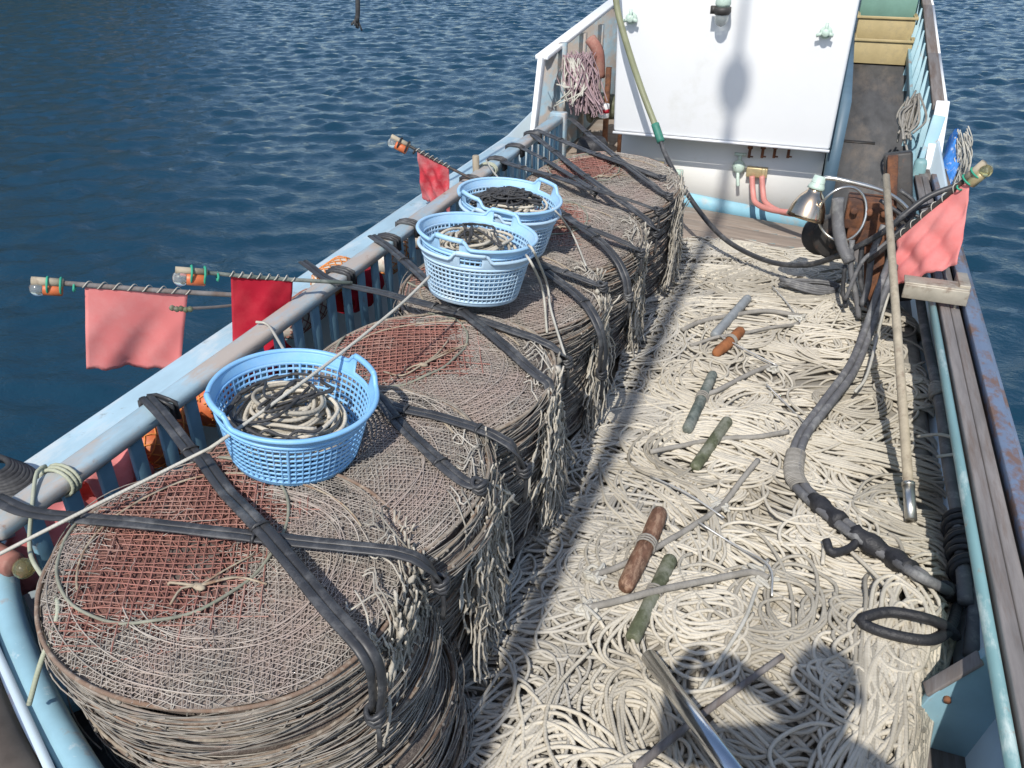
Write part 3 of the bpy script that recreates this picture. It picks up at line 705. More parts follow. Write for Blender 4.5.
    return [('net_bed', bed.mesh('net_bed', m_netbed, True)), ('grey_net', g.mesh('grey_net', m_greynet)), ('red_net', rd.mesh('red_net', m_rednet)),
            ('inner_hoop', hoop.mesh('inner_hoop', m_greenring, True)), ('outer_hoop', hoop2.mesh('outer_hoop', m_tanring, True)), ('drawcord', dc.mesh('drawcord', m_tanring, True)), ('rim_ring', rim.mesh('rim_ring', m_ring, True))]
# x, y, top z, tilt deg (far edge up), x-scale, y-scale, red centre, red radii, count
STK = [(-1.23, 1.255, 1.135, 3.5, 1.01, .93, (-.18, .04), (.27, .33), 24),
       (-1.17, 1.70, 1.13, 5.0, .98, 1.0, (-.42, -.1), (.16, .2), 22),
       (-1.18, 2.36, 1.12, 5.0, 1.0, 1.0, (-.17, .12), (.25, .28), 22),
       (-1.20, 3.16, 1.12, 4.0, .98, .98, (-.36, .1), (.15, .2), 21),
       (-1.20, 3.93, 1.11, 4.0, 1.0, 1.05, (-.16, .14), (.29, .27), 21),
       (-1.19, 4.90, 1.10, 3.0, 1.02, 1.30, (-.17, .14), (.22, .20), 21)]
NAMES = ['nearest stack', 'second stack from the front', 'third stack from the front', 'fourth stack from the front', 'fifth stack from the front', 'farthest stack beside the cabin']
TOPL = ['round net pot with a wide rust red mesh panel, on top of the nearest stack',
        'grey net pot on top of the stack just right of the single blue basket',
        'round pot with red mesh panel, topping the stack between the single and paired baskets',
        'grey net pot on top of the stack right beside the nearer paired blue baskets',
        'net pot with red mesh by the rail, topping the stack beside the farther paired baskets',
        'brownish net pot topping the farthest stack beside the white cabin']
def link(name, me, parent=None):
    o = bpy.data.objects.new(name, me); col.objects.link(o)
    if parent is not None: o.parent = parent
    return o
rs = np.random.default_rng(5)
for k, (x, y, zt, tl, sx, sy, rc, rd_, cnt) in enumerate(STK):
    for c in range(cnt):
        z = zt-.045-PH*c; lean = tl*(1-c/cnt*.8)
        o = bpy.data.objects.new('crab_pot', None); o.empty_display_size = .1; col.objects.link(o)
        o.location = (x+rs.normal()*.013*(c > 0)+(.15 if k == 0 else -.07)*c/cnt, y+rs.normal()*.012*(c > 0)+(.06 if k == 0 else -.02)*c/cnt, z)
        o.rotation_euler = (rad(lean)+rs.normal()*.006, rs.normal()*.012+(rad(3.5)*max(0, 1-c/8) if k == 0 else 0), 0)
        o.scale = (sx*(1+rs.normal()*.016*(c > 0)-(.03 if c > 3 else 0)), sy*(1+rs.normal()*.016*(c > 0)-(.03 if c > 3 else 0)), 1)
        v = BV[int(rs.integers(0, 6))]; rz = rs.uniform(0, 6.28)
        for nm, me in zip(('frame_ring', 'frame_ring', 'side_net', 'packed_net'), v):
            p = link(nm, me, o); p.rotation_euler.z = rz
        if c == 0:
            tag(o, TOPL[k], 'crab pot', 'round crab pots stacked along the rail')
            for nm, me in top_parts(200+k, 0, rd_, rc): link(nm, me, o)
        else:
            tag(o, 'flattened net pot pressed under others in the '+NAMES[k], 'crab pot', 'flattened pots buried in the '+NAMES[k])

# hanging bridle cords at the side of each stack
FL = ['bunch of knotted grey cords hanging down the side of the nearest pot stack', 'bunch of knotted grey cords hanging from the second pot stack', 'bunch of knotted grey cords hanging from the third pot stack',
      'bunch of knotted grey cords hanging from the fourth pot stack', 'bunch of knotted grey cords hanging from the fifth pot stack', 'bunch of knotted grey cords hanging from the farthest pot stack by the cabin']
for k, (x, y, zt, tl, sx, sy, rc, rd_, cnt) in enumerate(STK):
    rng = np.random.default_rng(80+k); b = MB()
    a0, a1 = (-3, 44) if k else (-6, 48)
    for s in range(250 if k < 3 else 200):
        a = rad(rng.uniform(a0, a1)); rr0 = PR*1.0
        top_z = zt+rng.normal()*.02-abs(rng.normal())*.10
        L = rng.uniform(.18, .62); nseg = int(L/.016)+3
        zz = np.linspace(0, 1, nseg)
        out = .008+zz*rng.uniform(-.02, .02)+.008*rng.random()
        px = x+(rr0*sx+out)*np.cos(a); py = y+(rr0*sy+out)*np.sin(a)
        wv = wob(nseg, .009, 12, rng)+np.linspace(0, 1, nseg)[:, None]*rng.normal(size=3)*np.array([.01, .05, 0]); P = np.column_stack([px, py, np.maximum(top_z-zz*L, .43)])+wv*np.array([1.0, 1.3, .25])
        r_ = np.full(nseg, rng.choice([.0025, .0031, .0038]))
        for q_ in range(rng.integers(2, 6)):
            t = rng.integers(1, nseg-1); r_[t] *= 2.0
        if rng.random() < .5:  # loop back up
            U = P[::-1][:max(3, nseg//2)]+np.array([rng.uniform(-.02, .025), rng.uniform(-.03, .03), 0]); P = np.vstack([P, U]); r_ = np.r_[r_, np.full(len(U), r_.min())]
        b.tube(P, r_, 5, tint=rng.random(), flat=None)
    for s in range(9):  # cross ties over the rim
        a = rad(rng.uniform(a0, a1)); pts = []
        for t in range(6):
            aa = a+t*.05*rng.choice([-1, 1]); q_ = .80+.05*t if t < 4 else 1.03
            pts.append((x+PR*sx*q_*math.cos(aa), y+PR*sy*q_*math.sin(aa), zt+.012+PR*q_*math.sin(aa)*math.tan(rad(tl))-(.05*(t-3) if t > 3 else 0)))
        b.tube(spline(pts, .02), .0026, 5, tint=rng.random())
    tag(b.build('cord_bunch', m_fringe, smooth=True), FL[k], 'cords', 'cord bunches hanging from the pot stacks')

# ---------------------------------------------------------------- rubber straps
def topz(x, y):
    z = -9
    for k, (x0, y0, zt, tl, sx, sy, *_r) in enumerate(STK):
        dx, dy = (x-x0)/sx, (y-y0)/sy; q_ = (dx*dx+dy*dy)/PR**2
        if q_ < 1: z = max(z, zt-.045+.044+.020*math.sqrt(1-q_)+dy*math.tan(rad(tl))-(dx*math.tan(rad(3.5)) if k == 0 else 0))
    return z
def strap(pts, label, wdt=.030, twin=True):
    P = spline([np.asarray(p) for p in pts], .025); n = len(P); wdt *= 1.2
    zz = np.array([max(p[2], topz(p[0], p[1])+.006) for p in P]); P[:, 2] = np.maximum(smooth1(zz, 4), np.where(zz > P[:, 2]+.001, zz, -9)); b = MB(); rng = np.random.default_rng(len(label)*7+int(P[0][1]*100))
    T = np.gradient(P, axis=0); T /= np.linalg.norm(T, axis=1)[:, None]
    up = np.array([0, 0, 1.]); S = np.cross(T, up); S /= np.linalg.norm(S, axis=1)[:, None]+1e-9
    w_ = smooth1(rng.normal(size=n), 12)*.012
    for sgn in ((-1, 1) if twin else (0,)):
        Q_ = P+S*(sgn*wdt*.27)+np.column_stack([w_*0, w_*0, np.abs(w_)*.5])
        b.tube(Q_, wdt*.29*(1+.07*np.sin(np.arange(n)*.4+sgn)), 8, tint=.5+.3*sgn, flat=(1, .42))
    for t in (n//4, n*3//5):
        if twin:
            q_ = P[t]; b.tube([q_+S[t]*wdt*.62+up*.0, q_+S[t]*.3*wdt+up*.011, q_-S[t]*.3*wdt+up*.011, q_-S[t]*wdt*.62], .005, 5, tint=.2)
    e = P[-1]
    for t in range(3):
        an = np.linspace(0, 2*PI, 10, endpoint=False); b.tube([e+up*(.012*(t-1))+np.array([.020*math.cos(x), .020*math.sin(x), .006*math.sin(x*2+t)]) for x in an], .007, 6, closed=True, tint=.3*t)
    b.tube(spline([e, e+np.array([.012, -.012, -.05]), e+np.array([.004, -.008, -.12])], .02), .007, 6, flat=(1, .5))
    tag(b.build('rubber_strap', m_black, smooth=True), label, 'strap', 'black rubber straps lashing the pot stacks')
def railp(u, v): return at(u, v, 1.12)
Z1 = 1.165
strap([at(-4, 498, 1.14), at(30, 512, 1.15), at(110, 520, 1.19), at(200, 530, 1.19), at(330, 545, 1.19), at(400, 553, 1.18), at(428, 568, 1.14), at(441, 590, 1.05)], 'long black rubber strap from the left frame edge lying across the nearest pot', .034)
strap([at(146, 398, 1.135), at(165, 418, 1.135), at(190, 450, 1.14), at(225, 490, 1.18), at(265, 532, 1.205), at(330, 610, 1.18), at(368, 655, 1.15), at(378, 690, 1.06), at(376, 720, .98)], 'black rubber strap running diagonally down the nearest pot past the single basket', .036)
strap([at(372, 396, 1.16), at(393, 408, 1.17), at(440, 417, 1.175), at(498, 437, 1.16), at(514, 452, 1.12), at(524, 475, 1.02)], 'short black rubber strap from the single basket to the second stack rim', .034)
strap([at(376, 400, 1.16), at(400, 425, 1.17), at(440, 462, 1.165), at(466, 488, 1.13), at(478, 508, 1.06), at(480, 530, .98)], 'black rubber strap curving down the front of the second stack', .034)
strap([at(372, 236, 1.13), at(392, 250, 1.14), at(440, 292, 1.19), at(500, 343, 1.17), at(538, 378, 1.13), at(552, 405, 1.05), at(550, 435, .93)], 'black rubber strap from the rail curving over the front of the third stack', .036)
strap([at(303, 262, 1.12), at(330, 280, 1.12), at(370, 290, 1.18), at(440, 308, 1.185), at(510, 330, 1.17), at(556, 350, 1.13), at(566, 366, 1.05)], 'black rubber strap lying across the back of the third stack', .036)
strap([at(526, 255, 1.15), at(550, 267, 1.17), at(585, 280, 1.16), at(602, 288, 1.13)], 'short black rubber strap from the nearer paired baskets to the fourth rim', .034)
strap([at(528, 258, 1.15), at(552, 276, 1.17), at(580, 298, 1.15), at(597, 325, 1.08), at(603, 350, .98), at(601, 378, .85)], 'black rubber strap bending down the side of the fourth stack', .036)
strap([at(550, 204, 1.14), at(580, 226, 1.17), at(607, 248, 1.15), at(624, 275, 1.06), at(628, 300, .95)], 'black rubber strap bending down the side of the fifth stack', .036)
strap([at(552, 206, 1.14), at(577, 224, 1.17), at(600, 233, 1.165), at(632, 247, 1.13), at(640, 256, 1.08)], 'short black rubber strap from the farther paired baskets to the fifth rim', .034)
strap([at(533, 135, 1.12), at(560, 156, 1.13), at(583, 174, 1.17), at(622, 202, 1.16), at(650, 224, 1.11), at(655, 236, 1.04)], 'black rubber strap from rail top crossing the fifth stack to its corded edge', .036)
strap([at(503, 162, 1.11), at(530, 170, 1.13), at(562, 179, 1.17), at(594, 191, 1.17)], 'thick black rubber strap from behind the farther paired baskets, ending at a knot', .040)
strap([at(520, 147, 1.11), at(545, 160, 1.13), at(575, 178, 1.17), at(595, 190, 1.18), at(630, 201, 1.16), at(658, 212, 1.11)], 'thin black rubber strap through the same knot over the farthest pots', .030)
strap([at(536, 130, 1.12), at(560, 140, 1.13), at(590, 152, 1.15), at(630, 166, 1.15), at(662, 179, 1.12)], 'thick black rubber strap across the far end of the farthest stack', .042)
strap([at(570, 118, 1.13), at(600, 144, 1.14), at(635, 172, 1.15), at(660, 192, 1.11), at(668, 205, 1.05)], 'black rubber strap from the rail end post down across the farthest pot', .036)
# strap wraps round the rail: one tie object per place
for n_, (u, v) in enumerate(((146, 400), (303, 266), (372, 236), (398, 222), (465, 178), (502, 160), (520, 147), (536, 134))):
    p = at(u, v, 1.115); b = MB()
    for d in (-.022, .0, .022):
        b.tube([(RX-.056, p[1]+d, 1.06), (RX-.054, p[1]+d, 1.118), (RX-.02, p[1]+d+.004, 1.124), (RX+.03, p[1]+d-.004, 1.124), (RX+.055, p[1]+d, 1.116), (RX+.056, p[1]+d, 1.05)], .011, 6, flat=(1, .6))
    tag(b.build('rail_lashing', m_black, smooth=True), 'black rubber lashing wound round the rail, ' + ['left of the single basket', 'at the tip of the green handled flag pole', 'at the strap to the third stack', 'left of the nearer paired baskets', 'behind the farther paired baskets', 'at the thick knotted strap', 'just before the last three lashings end', 'nearest the rail end post'][n_], 'lashing', 'rubber lashings on the left rail')

# ---------------------------------------------------------------- baskets
def basket_parts(mat, R0=.215, R1=.275, h=.20):
    body = MB(); rim = MB(); hand = []
    nr, nk = 66, 8; zb, zt_ = .016, h-.033
    rz_ = lambda z: R0+(R1-.012-R0)*(z/h)**.85
    for i in range(nr):
        a = 2*PI*i/nr; big = i % 11 == 0
        P = [(rz_(z)*math.cos(a), rz_(z)*math.sin(a), z) for z in np.linspace(zb, zt_, 6)]
        body.tube(P, .0058 if big else .0036, 4, caps=False)
    for k in range(nk+1):
        z = zb+(zt_-zb)*k/nk
        body.lathe([(rz_(z)-.003, z-.003), (rz_(z)+.003, z-.003), (rz_(z)+.003, z+.003), (rz_(z)-.003, z+.003), (rz_(z)-.003, z-.003)], 66, cap=False)
    body.lathe([(R0-.008, .0), (R0+.003, .0), (R0+.004, .022), (R0-.002, .022), (R0-.008, .0)], 66, cap=False)
    for t in np.linspace(-.2, .2, 21):
        L = math.sqrt(max(0, (R0-.004)**2-t*t)); body.bar((t, -L, .006), (t, L, .006), .008, .005); body.bar((-L, t, .006), (L, t, .006), .008, .004)
    # solid upper band with two raised grips
    n = 132; A = np.arange(n)*2*PI/n
    hump = np.zeros(n); slot = np.zeros(n, bool)
    for c in (0, PI):
        d = (A-c+PI) % (2*PI)-PI; hump += np.clip((.37-np.abs(d))/.12, 0, 1)**1*(3-2*np.clip((.37-np.abs(d))/.12, 0, 1))*np.clip((.37-np.abs(d))/.12, 0, 1); slot |= np.abs(d) < .23
    rows = [zt_-.003, h-.026, h-.022, h-.006, h]
    V = []; 
    for k, z in enumerate(rows):
        zz = z+np.zeros(n)+(hump*.030 if k >= 3 else (hump*.004 if k == 2 else 0)); rk = np.interp(zz, [zt_, h], [rz_(zt_)+.001, R1])
        V.append(np.column_stack([rk*np.cos(A), rk*np.sin(A), zz]))
    V = np.vstack(V); Q = []; HQ = [[], []]
    for k in range(4):
        for i in range(n):
            i2 = (i+1) % n
            f = [k*n+i, k*n+i2, (k+1)*n+i2, (k+1)*n+i]
            if k == 2 and slot[i] and slot[i2]: continue
            Q.append(f)
    rim.add(V, Q)
    top = V[4*n:].copy()
    lip = MB(); rr_ = top.copy(); rr_[:, :2] *= 1.015
    lip.tube(rr_, .0095, 8, closed=True, flat=(1, .8))
    low = V[:n].copy(); low[:, :2] *= 1.006; lip.tube(low, .006, 6, closed=True)
    for c in (0, PI):
        g = MB(); d = np.linspace(-.25, .25, 13)
        g.tube([((R1+.004)*math.cos(c+t), (R1+.004)*math.sin(c+t), h+.030-.000) for t in d], .0105, 8); hand.append(g)
    return body, rim, lip, hand
BK = {}
for key, mt in (('a', m_basket), ('b', m_basket2), ('c', m_basket3)):
    body, rim, lip, hand = basket_parts(mt)
    BK[key] = (body.mesh('lattice_wall', mt), rim.mesh('upper_band', mt, True), lip.mesh('rim', mt, True), [g.mesh('handle', mt, True) for g in hand])
def basket(loc, rz, tilt, label, key, scale=1, group='blue plastic fish baskets on the pots'):
    o = empty('fish_basket', loc, label, 'basket', group); o.rotation_euler = (rad(tilt[0]), rad(tilt[1]), rad(rz)); o.scale = (scale*.835, scale*.835, scale*.97)
    bw, bb, bl, bh = BK[key]
    link('lattice_wall', bw, o); p = link('upper_band', bb, o); md = p.modifiers.new('s', 'SOLIDIFY'); md.thickness = .004; md.offset = 0
    link('rim', bl, o)
    for g in bh: link('handle', g, o)
    return o
BPOS = [((-1.325, 1.72, 1.165), 58, (6, 4)), ((-1.225, 2.90, 1.20), 84, (5, 5)), ((-1.305, 3.50, 1.165), 60, (5, 4))]
basket(BPOS[0][0], BPOS[0][1], BPOS[0][2], 'single blue lattice basket nearest the camera, holding cream rope and black braid', 'a', 1.02)
LB = [('upper blue basket of the nearer nested pair, with cream rope inside', 'paler lower basket of the nearer nested pair, rim showing beneath the upper one'),
      ('upper blue basket of the farther nested pair, with dark rope inside', 'paler lower basket of the farther nested pair, rim showing beneath the upper one')]
for k in (1, 2):
    L, rz, t = BPOS[k]
    basket(L, rz+22, t, LB[k-1][1], 'b', 1.0)
    basket((L[0]-.004, L[1]+.006, L[2]+.055), rz, t, LB[k-1][0], 'c', 1.02)
# contents
CR = ['coil of cream rope lying in the single blue basket', 'coil of cream rope in the nearer pair of blue baskets', 'coil of cream rope in the farther pair of blue baskets']
CB = ['tangled black braid over the rope in the single blue basket', 'black braid in the nearer pair of blue baskets', 'tangled black braid filling the farther pair of blue baskets']
for k in range(3):
    rng = np.random.default_rng(300+k); L = np.array(BPOS[k][0])+np.array([0, 0, .085 if k else .012]); b = MB()
    top_ = .135
    for t in range(44):
        lay_ = t/44; r0 = rng.uniform(.05, .165); oc = rng.normal(size=2)*.014; n = 48
        a = np.linspace(0, 2*PI*rng.uniform(.6, 1.1), n)+rng.uniform(0, 6)
        r_ = np.minimum(r0*(1+.18*np.sin(a*2+rng.uniform(0, 6))), .172); z = .02+lay_*top_*(1.15-(r_/.21)**2*.55)+.004*np.sin(a*3+rng.uniform(0, 6))
        b.tube(np.column_stack([L[0]+oc[0]+r_*np.cos(a), L[1]+oc[1]+r_*np.sin(a)*.95, L[2]+z]), .0062, 6, tint=rng.random())
    tag(b.build('rope_coil', m_rope, smooth=True), CR[k], 'rope', 'rope coils inside the baskets')
    b = MB()
    for t in range([8, 2, 14][k]):
        p = rng.normal(size=(7, 2))*.085; p = p/np.maximum(1, np.linalg.norm(p, axis=1)/.165)[:, None]
        if k == 0 and t < 6:
            a_ = rad(rng.uniform(60, 260))+np.linspace(0, 1.6, 7); p = np.column_stack([.17*np.cos(a_), .17*np.sin(a_)])+rng.normal(size=(7, 2))*.012
        s_ = spline([(L[0]+x, L[1]+y, L[2]+.02+top_*(1.2-((x*x+y*y)/.21**2)*.5)+rng.uniform(0, .012)) for x, y in p], .012)
        b.tube(s_, .0046*(1+.18*np.sin(np.arange(len(s_))*1.6)), 6, tint=rng.random())
    tag(b.build('black_braid', m_bcord, smooth=True), CB[k], 'rope', 'black braids inside the baskets')

# ---------------------------------------------------------------- loose cords
def cord(pts, r, m, label, name='cord', step=.02, sides=6, cat='cord', amp=.0):
    P = spline([np.asarray(p) for p in pts], step)
    if amp: P = P+wob(len(P), amp, 6)
    b = MB(); b.tube(P, r, sides); return tag(b.build(name, m, smooth=True), label, cat)
cord([at(-12, 560, 1.14), at(70, 518, 1.20), at(190, 458, 1.26), at(222, 440, 1.32), at(300, 384, 1.375), at(345, 350, 1.385), at(400, 305, 1.41), at(430, 276, 1.43)], .0052, m_cord, 'taut white cord from the left frame edge over the single basket to the next baskets')
cord([at(46, 466, 1.13), at(37, 472, 1.135), at(33, 498, 1.12), at(30, 550, 1.10), at(45, 580, 1.12), at(58, 604, 1.14), at(53, 630, 1.12), at(40, 665, 1.06), at(29, 705, .98)], .0062, m_gcord, 'greenish white cord hanging in a loop from the rail at the lower left', amp=.0)
cord([at(256, 322, 1.13), at(268, 325, 1.14), at(284, 350, 1.26), at(300, 373, 1.30), at(304, 392, 1.27)], .0055, m_cord, 'short white cord from the rail down into the single basket')
cord([at(528, 245, 1.45), at(534, 252, 1.45), at(547, 284, 1.22), at(551, 310, 1.16), at(565, 356, 1.10)], .0052, m_cord, 'white cord hanging from the nearer paired baskets down to the third stack rim')
cord([at(526, 255, 1.43), at(533, 266, 1.40), at(543, 292, 1.2), at(547, 333, 1.10)], .0052, m_cord, 'shorter white cord hanging beside another from the nearer paired baskets')
cord([at(552, 208, 1.40), at(560, 216, 1.36), at(573, 235, 1.2), at(586, 266, 1.17)], .0045, m_cord, 'thin grey cord hanging from the farther paired baskets over the strap')
cord([at(486, 160, 1.16), at(492, 170, 1.2), at(505, 188, 1.30), at(500, 200, 1.36)], .005, m_cord, 'white cord tied from the rail to the farther paired baskets')
for k, (u, v) in enumerate(((45, 470), (488, 166))):
    b = MB(); p = at(u, v, 1.115)
    for d in (-.014, 0, .014):
        t = np.linspace(0, 2*PI, 16, endpoint=False); b.tube(np.column_stack([RX+.062*np.cos(t), p[1]+d+.006*np.sin(t), 1.09+.042*np.sin(t)]), .006, 6, closed=True)
    tag(b.build('cord_hitch', m_gcord, smooth=True), ['cord hitch wound round the rail at the lower left', 'cord hitch wound round the rail behind the farther baskets'][k], 'hitch', 'cord hitches on the rail')

# ---------------------------------------------------------------- flag poles
def marker(tip, butt, cloth_pts, label, cloth_mat, glass, r=.011, lamp=True, taper=0, crumple=.5, drop=.34, polemat=m_plank, dirv=None, tail=0, seed=1):
    tip = np.array(tip); butt = np.array(butt); d = (butt-tip); L = np.linalg.norm(d); d /= L
    o = empty('flag_pole', butt, label, 'flag pole', 'marker flag poles')
    inv = Matrix.Translation(-Vector(butt))
    def add(b, nm, m, **k):
        x = b.build(nm, m, None, **k); x.parent = o; x.matrix_parent_inverse = inv; return x
    b = MB(); b.tube(spline([tip, (tip+butt)/2+np.array([0, 0, -.006]), butt], .05), r, 8); add(b, 'pole', polemat, smooth=True)
    if lamp:
        s = np.cross(d, [0, 0, 1]); s /= np.linalg.norm(s); dn = np.cross(d, s); dn = dn if dn[2] < 0 else -dn
        c = tip+dn*.034+d*.0
        b = MB(); b.cyl(c+d*.03, c+d*.105, .026, segs=14, bev=.004); add(b, 'lamp_body', m_orange if glass is m_glass else m_brass, smooth=False)
        b = MB(); b.ball(c+d*.012, .032, 16, (1, 1, 1)); add(b, 'lamp_lens', glass, smooth=True)
        b = MB(); b.cyl(tip-d*.01, tip+d*.11, r*1.55, segs=12); add(b, 'battery_tube', m_wood)
        b = MB()
        for t in (.05, .10, .15):
            q_ = tip+d*t+dn*.015
            an = np.linspace(0, 2*PI, 14, endpoint=False); b.tube([q_+s*.03*math.cos(x)+dn*.036*math.sin(x)*(1 if t < .12 else .4) for x in an], .005, 5, closed=True)
        add(b, 'twine_binding', m_green if seed % 2 else m_tape, smooth=True)
    if cloth_pts is not None:
        a, c = [tip+d*t for t in cloth_pts]; rng = np.random.default_rng(seed); ph = rng.uniform(0, 6); wv = dirv if dirv is not None else np.array([0, 0, -1.])
        nrm = np.cross(c-a, wv); nrm /= np.linalg.norm(nrm)
        def fn(u, v):
            edge = .005*math.sin(u*19+ph)+.004*math.sin(u*41)
            p = a+(c-a)*u*(1-.04*v)+wv*(drop*(1-taper*u)*v+(edge if v > .9 else 0))
            fold = .016*math.sin(u*6+ph+v*1.5)*(.25+v)+.006*math.sin(u*15+v*4+ph)*v+crumple*(.010*abs(math.sin(u*8+v*5+ph))+.012*abs(math.sin(v*7-u*6+ph*2))-.010)*min(1, v*3)
            return p+nrm*(fold+.02*v*v)-d*tail*v+np.array([0, 0, -.006*math.sin(PI*u)*(1-v)])
        b = MB(); b.grid(fn, 26, 22); add(b, 'flag_cloth', cloth_mat, smooth=True, solid=.002)
        b = MB(); tt = np.linspace(-.02, 1.02, 90); s = np.cross(d, [0, 0, 1]); s /= np.linalg.norm(s); uu = np.cross(s, d)
        b.tube([a+(c-a)*t+(s*math.cos(t*44)+uu*math.sin(t*44))*(r+.003) for t in tt], .0025, 5)
        add(b, 'cloth_tie', m_cord, smooth=True)
    return o
marker(at(34, 281, 1.22), at(290, 298, 1.0), (.19, .60), 'pole end with a large square pink flag and a small lamp over the water', m_pink, m_glass, r=.012, drop=.44, dirv=np.array([-.22, -.08, -.95]), seed=1)
marker(at(178, 270, 1.33), at(352, 283, 1.16), (.20, .45), 'greenish pole with a torn deep red flag and clear glass lamp', m_red, m_glass, r=.009, drop=.36, taper=.3, dirv=np.array([-.12, -.05, -.97]), tail=-.0, polemat=m_grnfloat, seed=3)
marker(at(174, 309, 1.10), at(252, 303, 1.0), None, 'thin pole with a mossy knobbed tip between the pink and red flags', m_red, m_amber, r=.007, lamp=False, seed=5)
b = MB(); p = at(178, 309, 1.10)
for t in range(5): b.ball(p+np.array([.02*t-.03, .004*t, -.004*(t % 2)]), .013, 8)
x_ = b.build('mossy_tip', m_olive, bpy.data.objects['flag_pole.002'], smooth=True); x_.matrix_parent_inverse = Matrix.Translation(-Vector(at(252, 303, 1.0)))
marker(at(393, 137, 1.38), at(500, 193, 1.08), (.16, .37), 'dark pole with a small faded red flag beyond the paired baskets', m_redpale, m_glass, r=.009, drop=.31, crumple=1.5, polemat=m_iron, seed=4)
# right-hand flag leaning outboard from the line hauler
T_ = aty(983, 164, 4.55); B_ = aty(868, 262, 4.75)
marker(T_, B_, (.07, .56), 'leaning pole at the line hauler with a large pink flag and bulb lamp', m_pink, m_amber, r=.012, drop=.44, taper=.40, crumple=1.8, dirv=np.array([.13, -.22, -.95]), tail=-.02, polemat=m_iron, seed=7)
b = MB(); p = at(387, 158, 1.2)
# short stub post behind the farther baskets
b = MB(); pp = at(476, 168, 1.12); b.cyl((pp[0], pp[1], .9), (pp[0], pp[1], 1.2), .022, segs=12, bev=.004); tag(b.build('stub_post', m_wood), 'short wooden stub post standing at the rail behind the farther baskets', 'post')

# things stowed behind the rail
def bundle(c, L, r, m, label, nm, cat, group, rz=0, seed=0):
    rng = np.random.default_rng(seed); b = MB(); c = np.array(c); d = np.array([math.cos(rz), math.sin(rz), 0])
    def fn(u, v):
        a = 2*PI*v; rr_ = r*(.75+.25*math.sin(PI*u))*(1+.16*math.sin(a*3+u*7+seed)+.08*math.sin(a*7+u*15))
        s = np.array([-d[1], d[0], 0]); return c+d*L*(u-.5)+s*rr_*math.cos(a)+np.array([0, 0, 1.])*rr_*math.sin(a)*1.15
    b.grid(fn, 22, 25); tag(b.build(nm, m, smooth=True, solid=.002), label, cat, group)
bundle((-2.05, 1.36, .86), .30, .085, m_pink, 'crumpled pink flag cloth behind the rail at the lower left corner', 'folded_flag', 'flag cloth', 'rolled flags behind the rail', PI/2, 1)
bundle((-2.05, 1.66, .90), .24, .085, m_pink, 'rolled pink flag cloth behind the rail under the big pink flag', 'folded_flag', 'flag cloth', 'rolled flags behind the rail', PI/2, 2)
bundle((-2.04, 2.52, .88), .30, .08, m_red, 'rolled red flag cloth behind the rail beside the single basket', 'folded_flag', 'flag cloth', 'rolled flags behind the rail', PI/2, 3)
bundle((-2.04, 3.34, .90), .30, .08, m_red, 'rolled red flag cloth behind the rail near the third pot stack', 'folded_flag', 'flag cloth', 'rolled flags behind the rail', PI/2, 4)
def netfloat(c, r, L, m, label, nets, rz=PI/2):
    o = empty('net_float', c, label, 'float', 'floats stowed behind the rail'); c = np.zeros(3)
    d = np.array([math.cos(rz), math.sin(rz), 0]); Mx = Matrix.Translation(Vector(-d*L/2)) @ Vector(d).to_track_quat('Z', 'Y').to_matrix().to_4x4()
    prof = [(max(.002, r*math.sin(t)), r*(1-math.cos(t))) for t in np.linspace(0, PI/2, 6)]+[(max(.002, r*math.cos(t)), L-r+r*math.sin(t)) for t in np.linspace(0, PI/2, 6)]
    b = MB(); b.lathe(prof, 20, Mx); b.build('float_body', m, o, smooth=True)
    b = MB(); s = np.array([-d[1], d[0], 0])
    for sg in (-1, 1):
        for k in range(10):
            t = np.linspace(.04, .96, 24); a = sg*t*4+k*2*PI/10; rr_ = np.interp(t, [0, .2, .8, 1], [r*.5, r, r, r*.5])+.003
            b.tube(-d*L/2+d*L*t[:, None]+s*(rr_*np.cos(a))[:, None]+np.array([0, 0, 1.])*(rr_*np.sin(a))[:, None], .003, 4)
    b.build('float_net', nets, o)
netfloat((-2.06, 1.93, .90), .085, .30, m_orange, 'orange float in orange netting behind the rail below the pink flag', m_orangenet)
netfloat((-2.06, 2.26, .88), .085, .28, m_orange, 'orange float behind the rail, half hidden by the single basket', m_orangenet)
netfloat((-2.06, 2.86, .98), .075, .34, m_whitefl, 'white float in pinkish net behind the rail by the red flag', m_rednet)
netfloat((-2.08, 3.20, 1.02), .07, .30, m_whitefl, 'white netted float with green ends standing above the rail by the flag pole', m_orangenet)
netfloat((-2.05, 3.75, .93), .075, .30, m_whitefl, 'white netted float behind the rail beside the nearer paired baskets', m_orangenet)
netfloat((-2.05, 4.15, .93), .075, .30, m_whitefl, 'dull white float behind the rail between the two pairs of baskets', m_rednet)
b = MB(); p = at(20, 566, .98); b.cyl(p+np.array([-.16, .02, 0]), p+np.array([-.02, .0, -.005]), .036, segs=14, bev=.006); lb = empty('marker_lamp', p, 'red bodied marker lamp with a yellowish glass bulb by the lower left rail', 'lamp')
x_ = b.build('lamp_body', m_rednet, lb); x_.matrix_parent_inverse = Matrix.Translation(-Vector(p))
b = MB(); b.ball(p+np.array([.012, 0, -.005]), .03, 14); x_ = b.build('lamp_lens', m_amber, lb, smooth=True); x_.matrix_parent_inverse = Matrix.Translation(-Vector(p))
# dark coiled rope at the left frame edge on the gunwale
b = MB(); p = at(6, 482, 1.0)
for k in range(9):
    t = np.linspace(0, 2*PI, 40, endpoint=False); b.tube(np.column_stack([p[0]-.06+(.17-.012*k)*np.cos(t), p[1]+(.09-.005*k)*np.sin(t), p[2]+.006*k+0*t]), .010, 6, closed=True, tint=random.random())
tag(b.build('rope_coil', m_bcord, smooth=True), 'dark green black rope coil on the gunwale at the left frame edge', 'rope')

